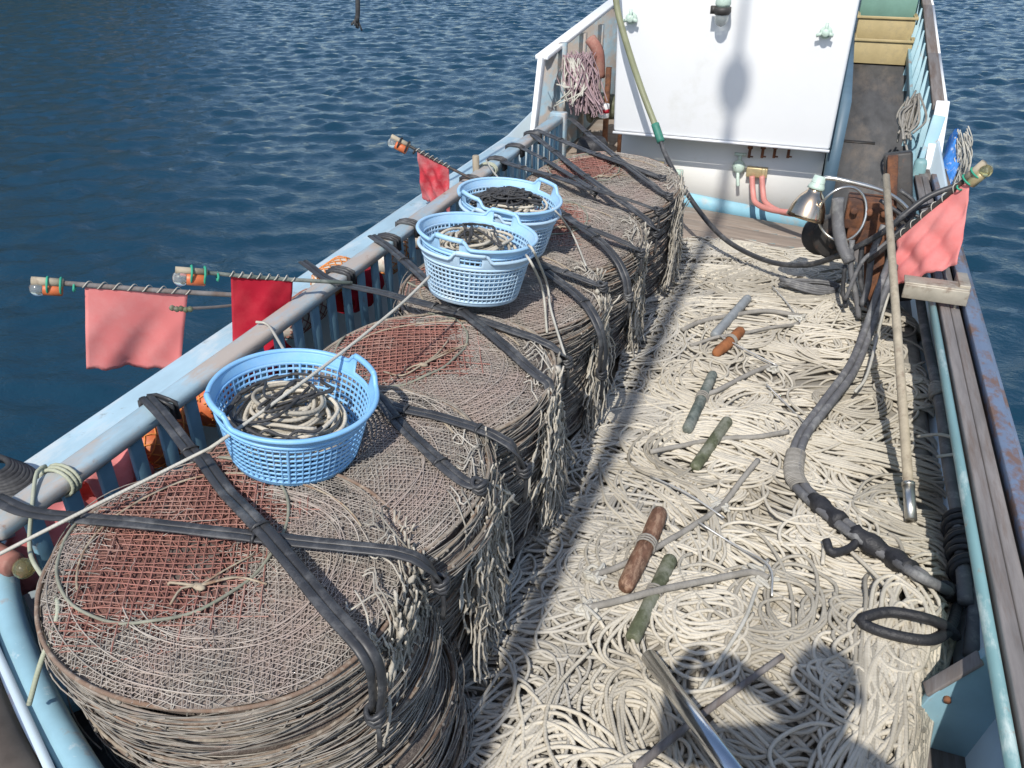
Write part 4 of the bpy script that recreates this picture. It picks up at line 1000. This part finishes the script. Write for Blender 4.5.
# ---------------------------------------------------------------- toggles, branch ropes and wires on the heap
def toggle(p0, p1, r, m, label, nm='toggle', rough=False, tie=True, lift=.0):
    a = ath(*p0, r*.7+lift); c = ath(*p1, r*.7+lift); o = empty(nm, (a+c)/2, label, 'toggle float', 'toggles lying on the rope'); inv = Matrix.Translation(-Vector((a+c)/2))
    d = c-a; L = np.linalg.norm(d); d /= L; n = 14; t = np.linspace(0, 1, n)
    if rough: rad_ = r*np.array([.45, .8, .95, 1, 1.02, 1, .97, 1, 1.03, 1, .95, .9, .75, .4])
    else: rad_ = r*np.array([.78, .97]+[1]*10+[.97, .78])
    pts = a+np.outer(np.r_[0, .02, np.linspace(.06, .94, 10), .98, 1], d)*L
    if rough: pts = pts+wob(n, .003, 3)
    b = MB(); b.tube(pts, rad_, 12); x = b.build(nm+'_body', m, o, smooth=True); x.matrix_parent_inverse = inv
    if tie:
        b = MB(); s = np.cross(d, [0, 0, 1]); s /= np.linalg.norm(s); u = np.cross(s, d)
        for k in range(3):
            q_ = a+d*L*(.42+.03*k); an = np.linspace(0, 2*PI, 14, endpoint=False); b.tube([q_+s*(r+.003)*math.cos(y)+u*(r+.003)*math.sin(y) for y in an], .0042, 5, closed=True)
        x = b.build('lashing', m_greyrope, o, smooth=True); x.matrix_parent_inverse = inv
toggle((748, 298), (714, 336), .027, m_gryfloat, 'pale grey tubular toggle, farthest of those on the rope heap', tie=False)
toggle((742, 330), (716, 354), .030, m_rotwood, 'rusty orange wooden toggle beside the farthest grey one', rough=True)
toggle((713, 374), (687, 430), .026, m_grnfloat, 'grey green tubular toggle with a cord tied round its middle')
toggle((728, 420), (694, 469), .026, m_olive, 'plain olive toggle in the middle of the rope heap', tie=False)
toggle((662, 512), (624, 590), .034, m_oldwood, 'brown weathered wooden toggle, the largest on the rope heap', rough=True)
toggle((671, 558), (632, 640), .027, m_olive, 'long olive tube toggle nearest the camera beside the brown one')
def hrope(pts, r, m, label, nm, cat, group=None, dz=.004, step=.02, sides=7):
    P = spline([ath(u, v, dz+r) for u, v in pts], step); z = P[:, 2].copy()
    for i in range(len(P)): z[i] = max(z[i], hz(P[i, 0], P[i, 1])+r*.6)
    P[:, 2] = smooth1(z, 4)
    b = MB(); b.tube(P, r, sides); return tag(b.build(nm, m, smooth=True), label, cat, group)
G_ = 'grey branch ropes on the heap'
hrope([(682, 330), (700, 322), (730, 316), (765, 311), (800, 316)], .014, m_greyrope, 'thick grey branch rope crossing the farthest grey toggle', 'branch_rope', 'rope', G_)
hrope([(690, 347), (712, 338), (740, 334), (775, 327), (798, 326)], .010, m_greyrope, 'grey branch rope by the orange wooden toggle', 'branch_rope', 'rope', G_)
hrope([(705, 395), (722, 388), (750, 374), (772, 366), (776, 372)], .013, m_greyrope, 'grey branch rope tied to the grey green toggle', 'branch_rope', 'rope', G_)
hrope([(650, 452), (680, 446), (720, 440), (760, 436), (788, 432)], .012, m_greyrope, 'grey branch rope running past the plain olive toggle', 'branch_rope', 'rope', G_)
hrope([(592, 575), (620, 566), (660, 546), (700, 522), (722, 506), (740, 482), (758, 460)], .012, m_greyrope, 'grey branch rope over the brown wooden toggle', 'branch_rope', 'rope', G_)
hrope([(585, 608), (620, 600), (660, 590), (710, 580), (752, 572), (768, 578)], .013, m_greyrope, 'grey branch rope over the long olive toggle', 'branch_rope', 'rope', G_)
hrope([(700, 690), (742, 625), (756, 590), (768, 560)], .007, m_cord, 'white frayed cord end by the wire hook nearest the camera', 'branch_rope', 'rope', G_)
for k, (pts, lb) in enumerate([([(720, 336), (750, 352), (778, 366)], 'bright wire rod beside the orange toggle'), ([(772, 286), (788, 304), (800, 322)], 'short wire rod farthest up the rope heap'),
        ([(766, 384), (786, 404), (806, 424)], 'dull wire rod in the middle of the rope heap right of the toggles'), ([(650, 476), (688, 494), (724, 518)], 'bright wire rod below the plain olive toggle'),
        ([(698, 522), (736, 546), (769, 566), (772, 596)], 'long bent wire hook right of the brown toggle')]):
    a = [ath(u, v, .03) for u, v in pts]; b = MB(); b.tube(spline(a, .03), .0042, 6); tag(b.build('wire_rod', m_wire, smooth=True), lb, 'wire rod', 'wire rods on the rope heap')
KG = 'knots tied in the branch ropes'
for k, ((u, v), lb) in enumerate([((797, 318), 'pale rope knot at the end of the farthest branch rope'), ((775, 370), 'pale rope knot right of the grey green toggle'), ((720, 505), 'pale rope knot above the brown toggle'), ((758, 575), 'pale rope knot at the bent wire hook'), ((588, 608), 'pale rope knot at the left end of the nearest branch rope'), ((596, 574), 'pale rope knot left of the brown toggle')]):
    b = MB(); c = ath(u, v, .012); rng = np.random.default_rng(k)
    for t in range(5):
        p = rng.normal(size=(6, 3))*np.array([.022, .022, .008]); b.tube(spline(c+p, .008, closed=True), .0065, 6, closed=True, tint=rng.random())
    tag(b.build('rope_knot', m_cord, smooth=True), lb, 'knot', KG)
# polished tube, and the stick in the shade
b = MB(); a = ath(649, 657, .05); c = at(765, 815, .72); b.tube([a, a+(c-a)*.5, c], .026, 20); tag(b.build('metal_tube', m_pipe, smooth=True), 'polished round metal tube poking in from the bottom edge', 'tube')
b = MB(); P = spline([at(636, 768, .56), ath(700, 716, .03), ath(783, 656, .03)], .03); b.tube(P, np.linspace(.013, .010, len(P)), 8); tag(b.build('boat_hook', m_plank, smooth=True), 'thin grey stick lying across the rope in the shadow by the metal tube', 'stick')

# ---------------------------------------------------------------- line hauler and its gear
hp = np.array([.45, 4.98, 0.0])
hl = empty('line_hauler', hp, 'rusty line hauler with black hoses standing at the right rail', 'hauler'); hinv = Matrix.Translation(-Vector(hp))
def hadd(b, nm, m, **k):
    x = b.build(nm, m, hl, **k); x.matrix_parent_inverse = hinv; return x
YH = 5.0
def hy(u, v, y=YH): return aty(u, v, y)
a = hy(898, 152, 5.15); c = hy(898, 300, 5.05); b = MB(); b.bar(c, a, .15, .09, up=(0, 1, 0)); hadd(b, 'davit_post', m_iron, bevel=.015)
a = hy(893, 155, 5.08); c = hy(890, 250, 5.0); b = MB(); b.bar(c, a, .055, .03, up=(0, 1, 0)); hadd(b, 'post_facing', m_rust, bevel=.006)
a = hy(880, 205, 5.0); b = MB()
ctr = hy(868, 212, 5.0); b.box(ctr, (.24, .16, .17)); 
for dx in (-.08, 0, .08): b.cyl(ctr+np.array([dx, -.08, .03]), ctr+np.array([dx, -.12, .03]), .022, segs=8)
b.box(ctr+np.array([.0, -.02, -.12]), (.18, .12, .10)); hadd(b, 'winch_body', m_rust, bevel=.012)
ctr = hy(836, 236, 5.05); b = MB(); b.cyl(ctr+np.array([0, .06, 0]), ctr+np.array([0, -.06, .0]), .13, segs=28, bev=.015); b.cyl(ctr+np.array([0, -.06, 0]), ctr+np.array([0, -.10, 0]), .05, segs=16, bev=.006); hadd(b, 'sheave', m_iron)
b = MB(); ctr = hy(826, 236, 5.1); b.cyl(ctr+np.array([-.02, .05, 0]), ctr+np.array([-.02, -.03, 0]), .12, segs=28, bev=.015); hadd(b, 'sheave', m_iron)
a = hy(874, 232, 4.97); c = hy(878, 300, 4.92); b = MB(); b.bar(c-np.array([0, 0, .1]), a, .11, .05, up=(0, 1, 0)); hadd(b, 'support_plate', m_rust, bevel=.008)
b = MB(); b.tube(spline([hy(838, 198, 4.9), hy(838, 225, 4.88), hy(842, 245, 4.85), hy(850, 262, 4.8)], .02), .034, 10); hadd(b, 'bent_pipe', m_hose, smooth=True)
for k, pts in enumerate([[(852, 240), (851, 270), (856, 296), (859, 318)], [(862, 245), (860, 275), (866, 300), (872, 312)], [(884, 225), (872, 255), (868, 285), (862, 305)], [(900, 240), (890, 258), (884, 280), (878, 302)], [(905, 225), (880, 248), (862, 262), (845, 300)], [(845, 265), (843, 290), (846, 308)]]):
    b = MB(); b.tube(spline([hy(u, v, 4.84-.03*i) for i, (u, v) in enumerate(pts)], .02), [.016, .014, .018, .02, .012, .012][k], 8); hadd(b, 'hydraulic_hose', m_black if k % 2 else m_hose, smooth=True)
for k, pts in enumerate([[(900, 215), (930, 205), (955, 205), (942, 225), (910, 245), (892, 262)], [(890, 225), (915, 215), (925, 235), (905, 262)], [(880, 200), (905, 218), (925, 240), (915, 262)], [(900, 190), (915, 205), (905, 230), (893, 240)]]):
    b = MB(); b.tube(spline([hy(u, v, 4.86-.02*i) for i, (u, v) in enumerate(pts)], .02), .011, 8); hadd(b, 'wire_loop', m_black, smooth=True)
# gooseneck arm of the deck lamp
arm = [hy(818, 184, 4.96), hy(826, 178, 4.96), hy(850, 182, 4.96), hy(880, 190, 4.98), hy(898, 200, 5.0), hy(912, 214, 5.0)]
lo = hy(818, 183, 4.96)
lmp = empty('deck_lamp', lo, 'deck lamp with tarnished chrome bell shade on a bent arm', 'lamp'); linv = Matrix.Translation(-Vector(lo))
def ladd(b, nm, m, **k):
    x = b.build(nm, m, lmp, **k); x.matrix_parent_inverse = linv; return x
b = MB(); b.tube(spline(arm, .02), .013, 10); ladd(b, 'lamp_arm', m_stain, smooth=True)
Mx = Matrix.Translation(Vector(lo)) @ Matrix.Rotation(rad(10), 4, 'Y') @ Matrix.Rotation(rad(-12), 4, 'X')
b = MB(); b.lathe([(.03, .01), (.038, .0), (.040, -.045), (.053, -.06), (.075, -.09), (.096, -.14), (.106, -.185), (.110, -.207), (.104, -.207), (.090, -.14), (.044, -.07)], 32, Mx, cap=False); ladd(b, 'lamp_shade', m_chrome, smooth=True)
b = MB(); b.lathe([(.001, .04), (.034, .04), (.038, .0), (.046, -.02), (.05, -.035), (.001, -.035)], 18, Mx); ladd(b, 'lamp_socket', m_palegreen, smooth=False)
b = MB(); b.ball(np.array(Mx @ Vector((0, 0, -.13))), .05, 14); ladd(b, 'lamp_bulb', m_glass, smooth=True)
ctr = hy(842, 214, 4.88); b = MB(); t = np.linspace(0, 2*PI, 48, endpoint=False); b.tube(np.column_stack([ctr[0]+.125*np.cos(t), ctr[1]+.03*np.sin(t*2), ctr[2]+.155*np.sin(t)]), .008, 6, closed=True); tag(b.build('wire_hoop', m_stain, smooth=True), 'pale wire hoop hanging in front of the deck lamp arm', 'hoop')
# cable from above
b = MB(); top_ = [aty(612, -60, 6.35), aty(616, 0, 6.3), aty(624, 35, 6.25), aty(640, 85, 6.2), aty(657, 130, 6.1)]
b.tube(spline(top_, .03), .023, 10); oh = tag(b.build('overhead_hose', m_oilhose, smooth=True), 'olive hose hanging down in front of the white cabin, turning into black cable', 'hose')
b = MB(); b.tube(spline([aty(655, 124, 6.11), aty(661, 142, 6.05)], .02), .029, 10); b.build('hose_collar', m_dkgreen, oh, smooth=True)
b = MB(); b.tube(spline([aty(659, 137, 6.07), aty(668, 160, 5.95), aty(690, 198, 5.75), aty(715, 230, 5.55), aty(740, 249, 5.4), aty(775, 263, 5.2), aty(812, 264, 5.05), aty(850, 250, 4.85), aty(885, 231, 4.75), aty(905, 214, 4.75), aty(930, 196, 4.8), aty(965, 183, 4.85)], .03), .017, 8); b.build('black_cable', m_black, oh, smooth=True)
# wooden pole leaning on the hauler
a = aty(886, 176, 4.72); c = ath(911, 520, .02); pl = empty('wooden_pole', c, 'long pale wooden pole leaning from the rope heap onto the hauler', 'pole'); pinv = Matrix.Translation(-Vector(c))
b = MB(); b.tube([a, a+(c-a)*.5, c], [.019, .020, .021], 10); x_ = b.build('shaft', m_wood, pl, smooth=True); x_.matrix_parent_inverse = pinv
d = (c-a)/np.linalg.norm(c-a); b = MB(); b.tube([c-d*.16, c-d*.0], .0235, 12); b.tube([c-d*.165, c-d*.15], .026, 12); x_ = b.build('ferrule', m_stain, pl, smooth=True); x_.matrix_parent_inverse = pinv
# thick hose pair wandering over the rope
path = [aty(893, 262, 4.68), aty(882, 290, 4.5), at(868, 330, .60), at(852, 368, .55), at(825, 405, .53), ]
path += [ath(803, 435, .03), ath(794, 465, .03), ath(799, 485, .03), ath(826, 510, .03), ath(858, 535, .03), ath(890, 556, .03), ath(925, 578, .035), ath(962, 600, .04)]
P = spline(path, .02); b = MB(); S = np.gradient(P, axis=0); S = np.cross(S, [0, 0, 1.]); S /= np.linalg.norm(S, axis=1)[:, None]
L_ = np.arange(len(P))*.02; tw = .6*np.sin(L_*3)
for sg in (-1, 1): b.tube(P+S*(sg*.018)*np.cos(tw)[:, None]+np.array([0, 0, 1.])*(sg*.010*np.sin(tw))[:, None], .0185, 10, tint=.5+sg*.3)
hz_o = tag(b.build('hose_bundle', m_hose, smooth=True), 'pair of thick grey hoses bound together, snaking over the rope heap', 'hose')
n = len(P); b = MB()
def near(u, v):
    q_ = ath(u, v, .03); return int(np.argmin(((P-q_)**2).sum(1)))
for (i0, i1, rr_) in ((near(822, 508)-3, near(842, 522)+1, .034), (near(880, 550)-5, near(912, 572), .036), (near(950, 594)-1, n-1, .032)):
    seg = P[max(0, i0):max(i0+3, i1)]; b.tube(seg, rr_*(1+.16*np.sin(np.arange(len(seg))*1.3+i0)+.06*np.sin(np.arange(len(seg))*3.1)), 12)
b.build('tape_wrap', m_tape, hz_o, smooth=True)
b = MB()
for i in list(range(near(797, 452), near(799, 487))):
    for f in (0, .5):
        q_ = P[min(i, n-1)]+(P[min(i+1, n-1)]-P[min(i, n-1)])*f; s = S[min(i, n-1)]; an = np.linspace(0, 2*PI, 14, endpoint=False); b.tube([q_+s*.038*math.cos(x)+np.array([0, 0, .023])*math.sin(x) for x in an], .005, 5, closed=True, tint=random.random())
b.build('cord_whipping', m_greyrope, hz_o, smooth=True)
b = MB(); b.tube(spline([at(893, 262, .8) if False else aty(893, 262, 4.68)+np.array([.03, 0, 0]), at(884, 310, .62), at(868, 372, .56), at(855, 392, .53)], .02), .008, 6, tint=.5); tag(b.build('cord', m_cord, smooth=True), 'thin white cord hanging beside the grey hose pair', 'cord')
# black loop and tail by the right rail
b = MB(); pts = [ath(958, 606, .05), ath(950, 628, .05), ath(930, 640, .03), ath(890, 634, .02), ath(864, 624, .02), ath(864, 618, .03), ath(890, 612, .03), ath(925, 618, .035), ath(945, 626, .05), ath(956, 636, .05)]
b.tube(spline(pts, .015), .018, 10); tag(b.build('hose_loop', m_tape, smooth=True), 'black rubber loop at the end of the hoses by the right rail', 'hose loop')
b = MB(); pts = [ath(826, 540, .03), ath(832, 552, .03), ath(850, 548, .03), ath(858, 538, .05), ath(852, 528, .05)]
b.tube(spline(pts, .012), .016, 9); tag(b.build('tape_tail', m_tape, smooth=True), 'loose black tape tail curling under the hose pair', 'tape')
# grey hose stowed along the right bulwark with knots
def yx(y, x=.765, z=.50): return np.array([x, y, z])
b = MB(); b.tube(spline([yx(5.0, .72, .60), yx(4.55, .745, .54), yx(3.9, .765, .53), yx(3.3, .765, .52), yx(2.9, .77, .52), yx(2.5, .76, .50)], .03), .026, 10)
b.tube(spline([yx(3.3, .80, .50), yx(2.9, .81, .50), yx(2.55, .80, .48), yx(2.3, .77, .45)], .03), .026, 10)
sh = tag(b.build('stowed_hose', m_hose, smooth=True), 'grey hose lying along the inside of the right rail', 'hose')
b = MB()
for yk in (3.94, 3.90): 
    for t in range(4):
        an = np.linspace(0, 2*PI, 14, endpoint=False); q_ = yx(yk+.015*t, .765, .53); b.tube([q_+np.array([.034*math.cos(x), .012*math.sin(x*2+t), .034*math.sin(x)]) for x in an], .009, 6, closed=True)
b.build('rope_hitch', m_greyrope, sh, smooth=True)
b = MB()
for t in range(16):
    an = np.linspace(0, 2*PI, 16, endpoint=False); q_ = yx(2.66+.021*t, .785, .50); ra = .052+.010*math.sin(t*1.7); b.tube([q_+np.array([ra*math.cos(x), .01*math.sin(x+t), ra*math.sin(x)]) for x in an], .012, 6, closed=True)
b.build('black_binding', m_tape, sh, smooth=True)
cord([yx(3.55, .66, .50), yx(3.5, .74, .56), yx(3.43, .81, .58), yx(3.36, .80, .57), yx(3.36, .72, .53)], .0075, m_cord, 'single cream rope loop sticking out over the right hose')
# stainless bracket across the right rail
bk = empty('rail_bracket', (.8, 4.85, .9), 'stainless steel bracket bolted across the right rail behind the hauler', 'bracket'); kinv = Matrix.Translation(-Vector((.8, 4.85, .9)))
b = MB(); a = at(903, 290, .93); c = at(968, 299, .93); b.bar(a, c, .02, .075); b.bar(a+np.array([0, .05, .038]), c+np.array([0, .05, .038]), .10, .012)
x_ = b.build('bracket_beam', m_dull, bk, bevel=.004); x_.matrix_parent_inverse = kinv
b = MB(); q_ = at(962, 294, .93); b.box(q_+np.array([0, .06, .02]), (.05, .18, .07)); b.cyl(q_+np.array([-.02, -.03, -.02]), q_+np.array([-.02, -.03, -.09]), .008, segs=8); x_ = b.build('bracket_end', m_dull, bk, bevel=.004); x_.matrix_parent_inverse = kinv
b = MB(); b.box(aty(930, 282, 4.95), (.22, .12, .10)); x_ = b.build('bracket_block', m_iron, bk, bevel=.008); x_.matrix_parent_inverse = kinv
# black hank on the far end of the heap, under the cable
b = MB(); c = ath(808, 288, .02); rng = np.random.default_rng(2)
for t in range(7):
    an = np.linspace(0, 2*PI, 30, endpoint=False); b.tube(np.column_stack([c[0]+(.17+rng.normal()*.015)*np.cos(an), c[1]+(.05+rng.normal()*.012)*np.sin(an), c[2]+.006*t+.01*np.sin(an*2)]), .010, 6, closed=True, tint=rng.random())
tag(b.build('hose_hank', m_hose, smooth=True), 'flat grey hank of line lying on the far end of the rope heap', 'rope')

# ---------------------------------------------------------------- net bundle in the left passage, crates, right-hand gear
b = MB(); rng = np.random.default_rng(9); c0 = aty(579, 56, 7.0); c1 = aty(586, 108, 6.75)
for t in range(130):
    s = rng.normal()*.045; u0 = c0+np.array([rng.uniform(-.12, .13), rng.uniform(-.10, .1), rng.uniform(-.05, .03)]); u1 = c1+np.array([rng.uniform(-.13, .16), rng.uniform(-.1, .1), rng.uniform(-.06, .06)])
    mid = (u0+u1)/2+np.array([s, -.08+rng.normal()*.03, .03])
    b.tube(spline([u0, u0*.7+u1*.3+np.array([s, -.07, .02]), mid, u1], .05), rng.choice([.004, .006, .008]), 4, tint=rng.random(), caps=False)
nb = tag(b.build('net_bundle', m_purplenet, smooth=True), 'mauve fishing net bundle hung on the roller left of the cabin', 'fishing net')
b = MB()
for t in range(12):
    u0 = c0+np.array([rng.uniform(-.1, .1), -.12, 0]); b.tube(spline([u0, (u0+c1)/2+np.array([rng.uniform(-.12, .1), -.12, .0]), c1+np.array([rng.uniform(-.25, .05), -.12, rng.uniform(0, .2)])], .05), .006, 5)
b.build('net_headline', m_cord, nb, smooth=True)
b = MB(); q_ = aty(599, 52, 7.2); b.tube(spline([q_+np.array([-.08, 0, .1]), q_+np.array([0, -.03, .0]), q_+np.array([.02, -.02, -.2])], .03), [.05]*len(spline([q_+np.array([-.08, 0, .1]), q_+np.array([0, -.03, .0]), q_+np.array([.02, -.02, -.2])], .03)), 8); b.build('red_webbing', m_rednet, nb, smooth=True)
q_ = aty(604, 110, 6.95); tn = empty('tin_can', q_, 'small white and red tin standing by the cabin corner under the net', 'tin'); b = MB(); b.cyl((0, 0, -.06), (0, 0, .05), .045, segs=18, bev=.004); b.build('can_body', m_white, tn)
b = MB(); b.cyl((0, 0, -.02), (0, 0, .012), .0465, segs=18); b.build('can_band', m_red, tn)
b = MB(); q_ = aty(592, 150, 6.35); b.lathe([(.001, -.22), (.10, -.22), (.12, -.2), (.12, .05), (.10, .09), (.05, .10), (.001, .10)], 20, Matrix.Translation(Vector(q_))); tag(b.build('black_drum', m_tape, smooth=True), 'black rubber drum beside the left corner of the cabin', 'drum')
# crates on the right walkway
CL = ['mustard crate, lowest of the three stacked on the right walkway', 'mustard crate, middle of the three stacked on the right walkway', 'green crate, topmost of the three stacked on the right walkway']
for k in range(3):
    zc = wz(10.2)+.01; Wc, Dc, Hc = .60, .40, .245
    yk = 10.15+.30*k*1.0; o = empty('fish_crate', (.485-.0*k, yk+Dc/2, zc+.19*k), CL[k], 'crate', 'fish crates on the walkway'); mt = m_yellow if k < 2 else m_cgreen
    b = MB(); b.box((0, 0, .01), (Wc-.04, Dc-.02, .02))
    for (cx, cy, sx_, sy_) in ((0, -Dc/2+.01, Wc-.03, .015), (0, Dc/2-.01, Wc-.03, .015), (-Wc/2+.02, 0, .015, Dc-.04), (Wc/2-.02, 0, .015, Dc-.04)): b.box((cx, cy, Hc/2), (sx_, sy_, Hc))
    b.build('crate_body', mt, o, bevel=.003)
    b = MB()
    for s in (-1, 1): b.box((0, s*(Dc/2+.004), Hc-.012), (Wc+.02, .022, .026)); b.box((s*(Wc/2), 0, Hc-.012), (.022, Dc-.02, .026))
    b.build('crate_rim', mt, o, bevel=.004)
# rope hanging on the right bulwark frames
b = MB(); rng = np.random.default_rng(21); c0 = aty(916, 98, 7.6); c1 = aty(905, 135, 7.1)
for t in range(26):
    u0 = c0+rng.normal(size=3)*np.array([.03, .05, .03]); u1 = c1+rng.normal(size=3)*np.array([.03, .05, .04]); mid = (u0+u1)/2+rng.normal(size=3)*.04
    b.tube(spline([u0, mid, u1], .04), .009, 5, tint=rng.random())
tag(b.build('hanging_rope', m_greyrope, smooth=True), 'grey rope hank hanging on the blue frames of the right walkway', 'rope')
# blue net bundle outboard of the right bulwark
b = MB(); c0 = np.array([1.0, 7.25, .95])
def blob(u, v):
    a = 2*PI*v; t = u; r_ = .10*math.sin(PI*min(.98, max(.02, t)))**.5*(1+.25*math.sin(a*3+t*9)+.12*math.sin(a*7+t*20)); return (c0[0]+r_*.55*math.cos(a), c0[1]+r_*1.6*math.sin(a)-.1*t, c0[2]+.12-.62*t)
b.grid(blob, 24, 28); bn = tag(b.build('net_sack', m_bluenet, smooth=True), 'bright blue net sack hung outside the right bulwark', 'net sack')
b = MB(); rng = np.random.default_rng(31)
for t in range(60):
    a_ = rng.uniform(-2.5, .5); u0 = c0+np.array([.05*math.cos(a_)+.02, .14*math.sin(a_), rng.uniform(-.1, .15)]); u1 = u0+np.array([rng.uniform(0, .08), rng.normal()*.06, -rng.uniform(.1, .35)])
    b.tube(spline([u0, (u0+u1)/2+np.array([.03, rng.normal()*.03, 0]), u1], .03), .005, 4, tint=rng.random())
b.build('frayed_cord', m_cord, bn, smooth=True)
# frayed rope end dangling in from above
b = MB(); q_ = aty(357, 22, 4.0); rng = np.random.default_rng(41)
b.tube(spline([q_+np.array([.06, 0, 1.2]), q_+np.array([.03, 0, .5]), q_+np.array([.015, 0, .1]), q_], .03), .012, 7)
for t in range(8): b.tube(spline([q_+rng.normal(size=3)*.006+np.array([0, 0, .02]), q_+rng.normal(size=3)*.014-np.array([.01, 0, .03])], .01), .005, 5)
tag(b.build('dangling_rope', m_bcord, smooth=True), 'frayed dark rope end dangling in from the top edge above the water', 'rope')

# ---------------------------------------------------------------- on the quay: the photographer and a lamp mast whose shadows fall on the deck
def skin_body(name, joints, edges, radii, m, parent):
    me = bpy.data.meshes.new(name); me.from_pydata([Vector(j) for j in joints], edges, []); me.materials.append(m)
    o = bpy.data.objects.new(name, me); col.objects.link(o); o.parent = parent
    md = o.modifiers.new('skin', 'SKIN'); md.use_smooth_shade = True
    for i, r_ in enumerate(radii):
        s = me.skin_vertices[0].data[i]; s.radius = (r_[0], r_[1]) if isinstance(r_, tuple) else (r_, r_)
    me.skin_vertices[0].data[0].use_root = True
    md = o.modifiers.new('sub', 'SUBSURF'); md.levels = 1; md.render_levels = 2
    return o
GZ = 1.13
ph = empty('person', (.32, -.36, GZ), 'person photographing from the quay, seen only as a shadow on the rope', 'person')
J = [(0, 0, .92), (0, .0, 1.10), (0, .02, 1.32), (0, .03, 1.44), (0, .05, 1.50), (0, .07, 1.56), (0, .09, 1.66), (0, .08, 1.74),
     (-.19, .03, 1.40), (-.36, .16, 1.20), (-.38, .28, 1.42), (.19, .03, 1.40), (.24, .18, 1.18), (-.22, .28, 1.42),
     (-.10, 0, .88), (-.11, .03, .48), (-.12, -.02, .07), (-.12, .14, .03), (.10, 0, .88), (.11, .03, .48), (.12, -.02, .07), (.12, .14, .03)]
E_ = [(0, 1), (1, 2), (2, 3), (3, 4), (4, 5), (5, 6), (6, 7), (3, 8), (8, 9), (9, 10), (3, 11), (11, 12), (12, 13), (0, 14), (14, 15), (15, 16), (16, 17), (0, 18), (18, 19), (19, 20), (20, 21)]
RD = [(.19, .13), (.18, .12), (.21, .14), (.12, .09), .055, .065, (.075, .095), (.06, .075), .065, .048, .032, .065, .048, .032, .085, .06, .045, .04, .085, .06, .045, .04]
for base_i, sg in ((10, 1), (13, -1)):
    for f in range(5):
        w0 = np.array(J[base_i]); k = len(J); off = np.array([sg*(.02+.0*f), .01, .03-.016*f]) if f < 4 else np.array([sg*.015, -.03, -.02])
        J.append(tuple(w0+off)); J.append(tuple(w0+off+np.array([sg*.045, .008, 0]))); E_ += [(base_i, k), (k, k+1)]; RD += [.011, .008]
ph.scale = (1.14, 1.1, 1.055)
skin_body('body', J, E_, RD, m_jacket, ph)
b = MB(); b.ball((0, .055, 1.73), .10, 18, (.85, 1.05, .85)); b.build('hair', m_hair, ph, smooth=True)
b = MB(); b.ball((0, .165, 1.655), .02, 10, (.8, 1.2, 1.2)); b.ball((.085, .08, 1.66), .022, 8, (.5, 1, 1.5)); b.ball((-.085, .08, 1.66), .022, 8, (.5, 1, 1.5)); b.build('face', m_skin, ph, smooth=True)
cm = empty('compact_camera', (0.0, -.055, 2.6), 'small camera held up by the photographer on the quay', 'camera')
b = MB(); b.box((0, -.0, 0), (.11, .025, .065)); b.build('camera_body', m_camera, cm, bevel=.006)
mast = empty('lamp_post', (-.62, -1.3, GZ), 'tall quay lamp post with an oval plate, seen only as its shadow along the deck', 'lamp post')
zp = 1.37+(6.55+1.3)*math.tan(SUN_EL)-GZ
b = MB(); b.lathe([(.09, 0), (.09, .3), (.046, .32), (.041, zp-.3), (.027, zp-.2), (.024, zp+1.6)], 16); b.build('post', m_stain, mast, smooth=True)
b = MB(); b.lathe([(.001, -.02), (.10, -.02), (.115, 0), (.10, .02), (.001, .02)], 28, Matrix.Translation((0, .04, zp)) @ Matrix.Rotation(PI/2, 4, 'X') @ Matrix.Diagonal((1, 1.9, 1, 1))); b.build('plate', m_white, mast, smooth=True)
b = MB(); b.bar((0, 0, zp+1.58), (0, .9, zp+1.62), .05, .05); b.bar((0, .7, zp+1.6), (0, 1.25, zp+1.62), .16, .07); b.build('lamp_head', m_stain, mast, bevel=.01)
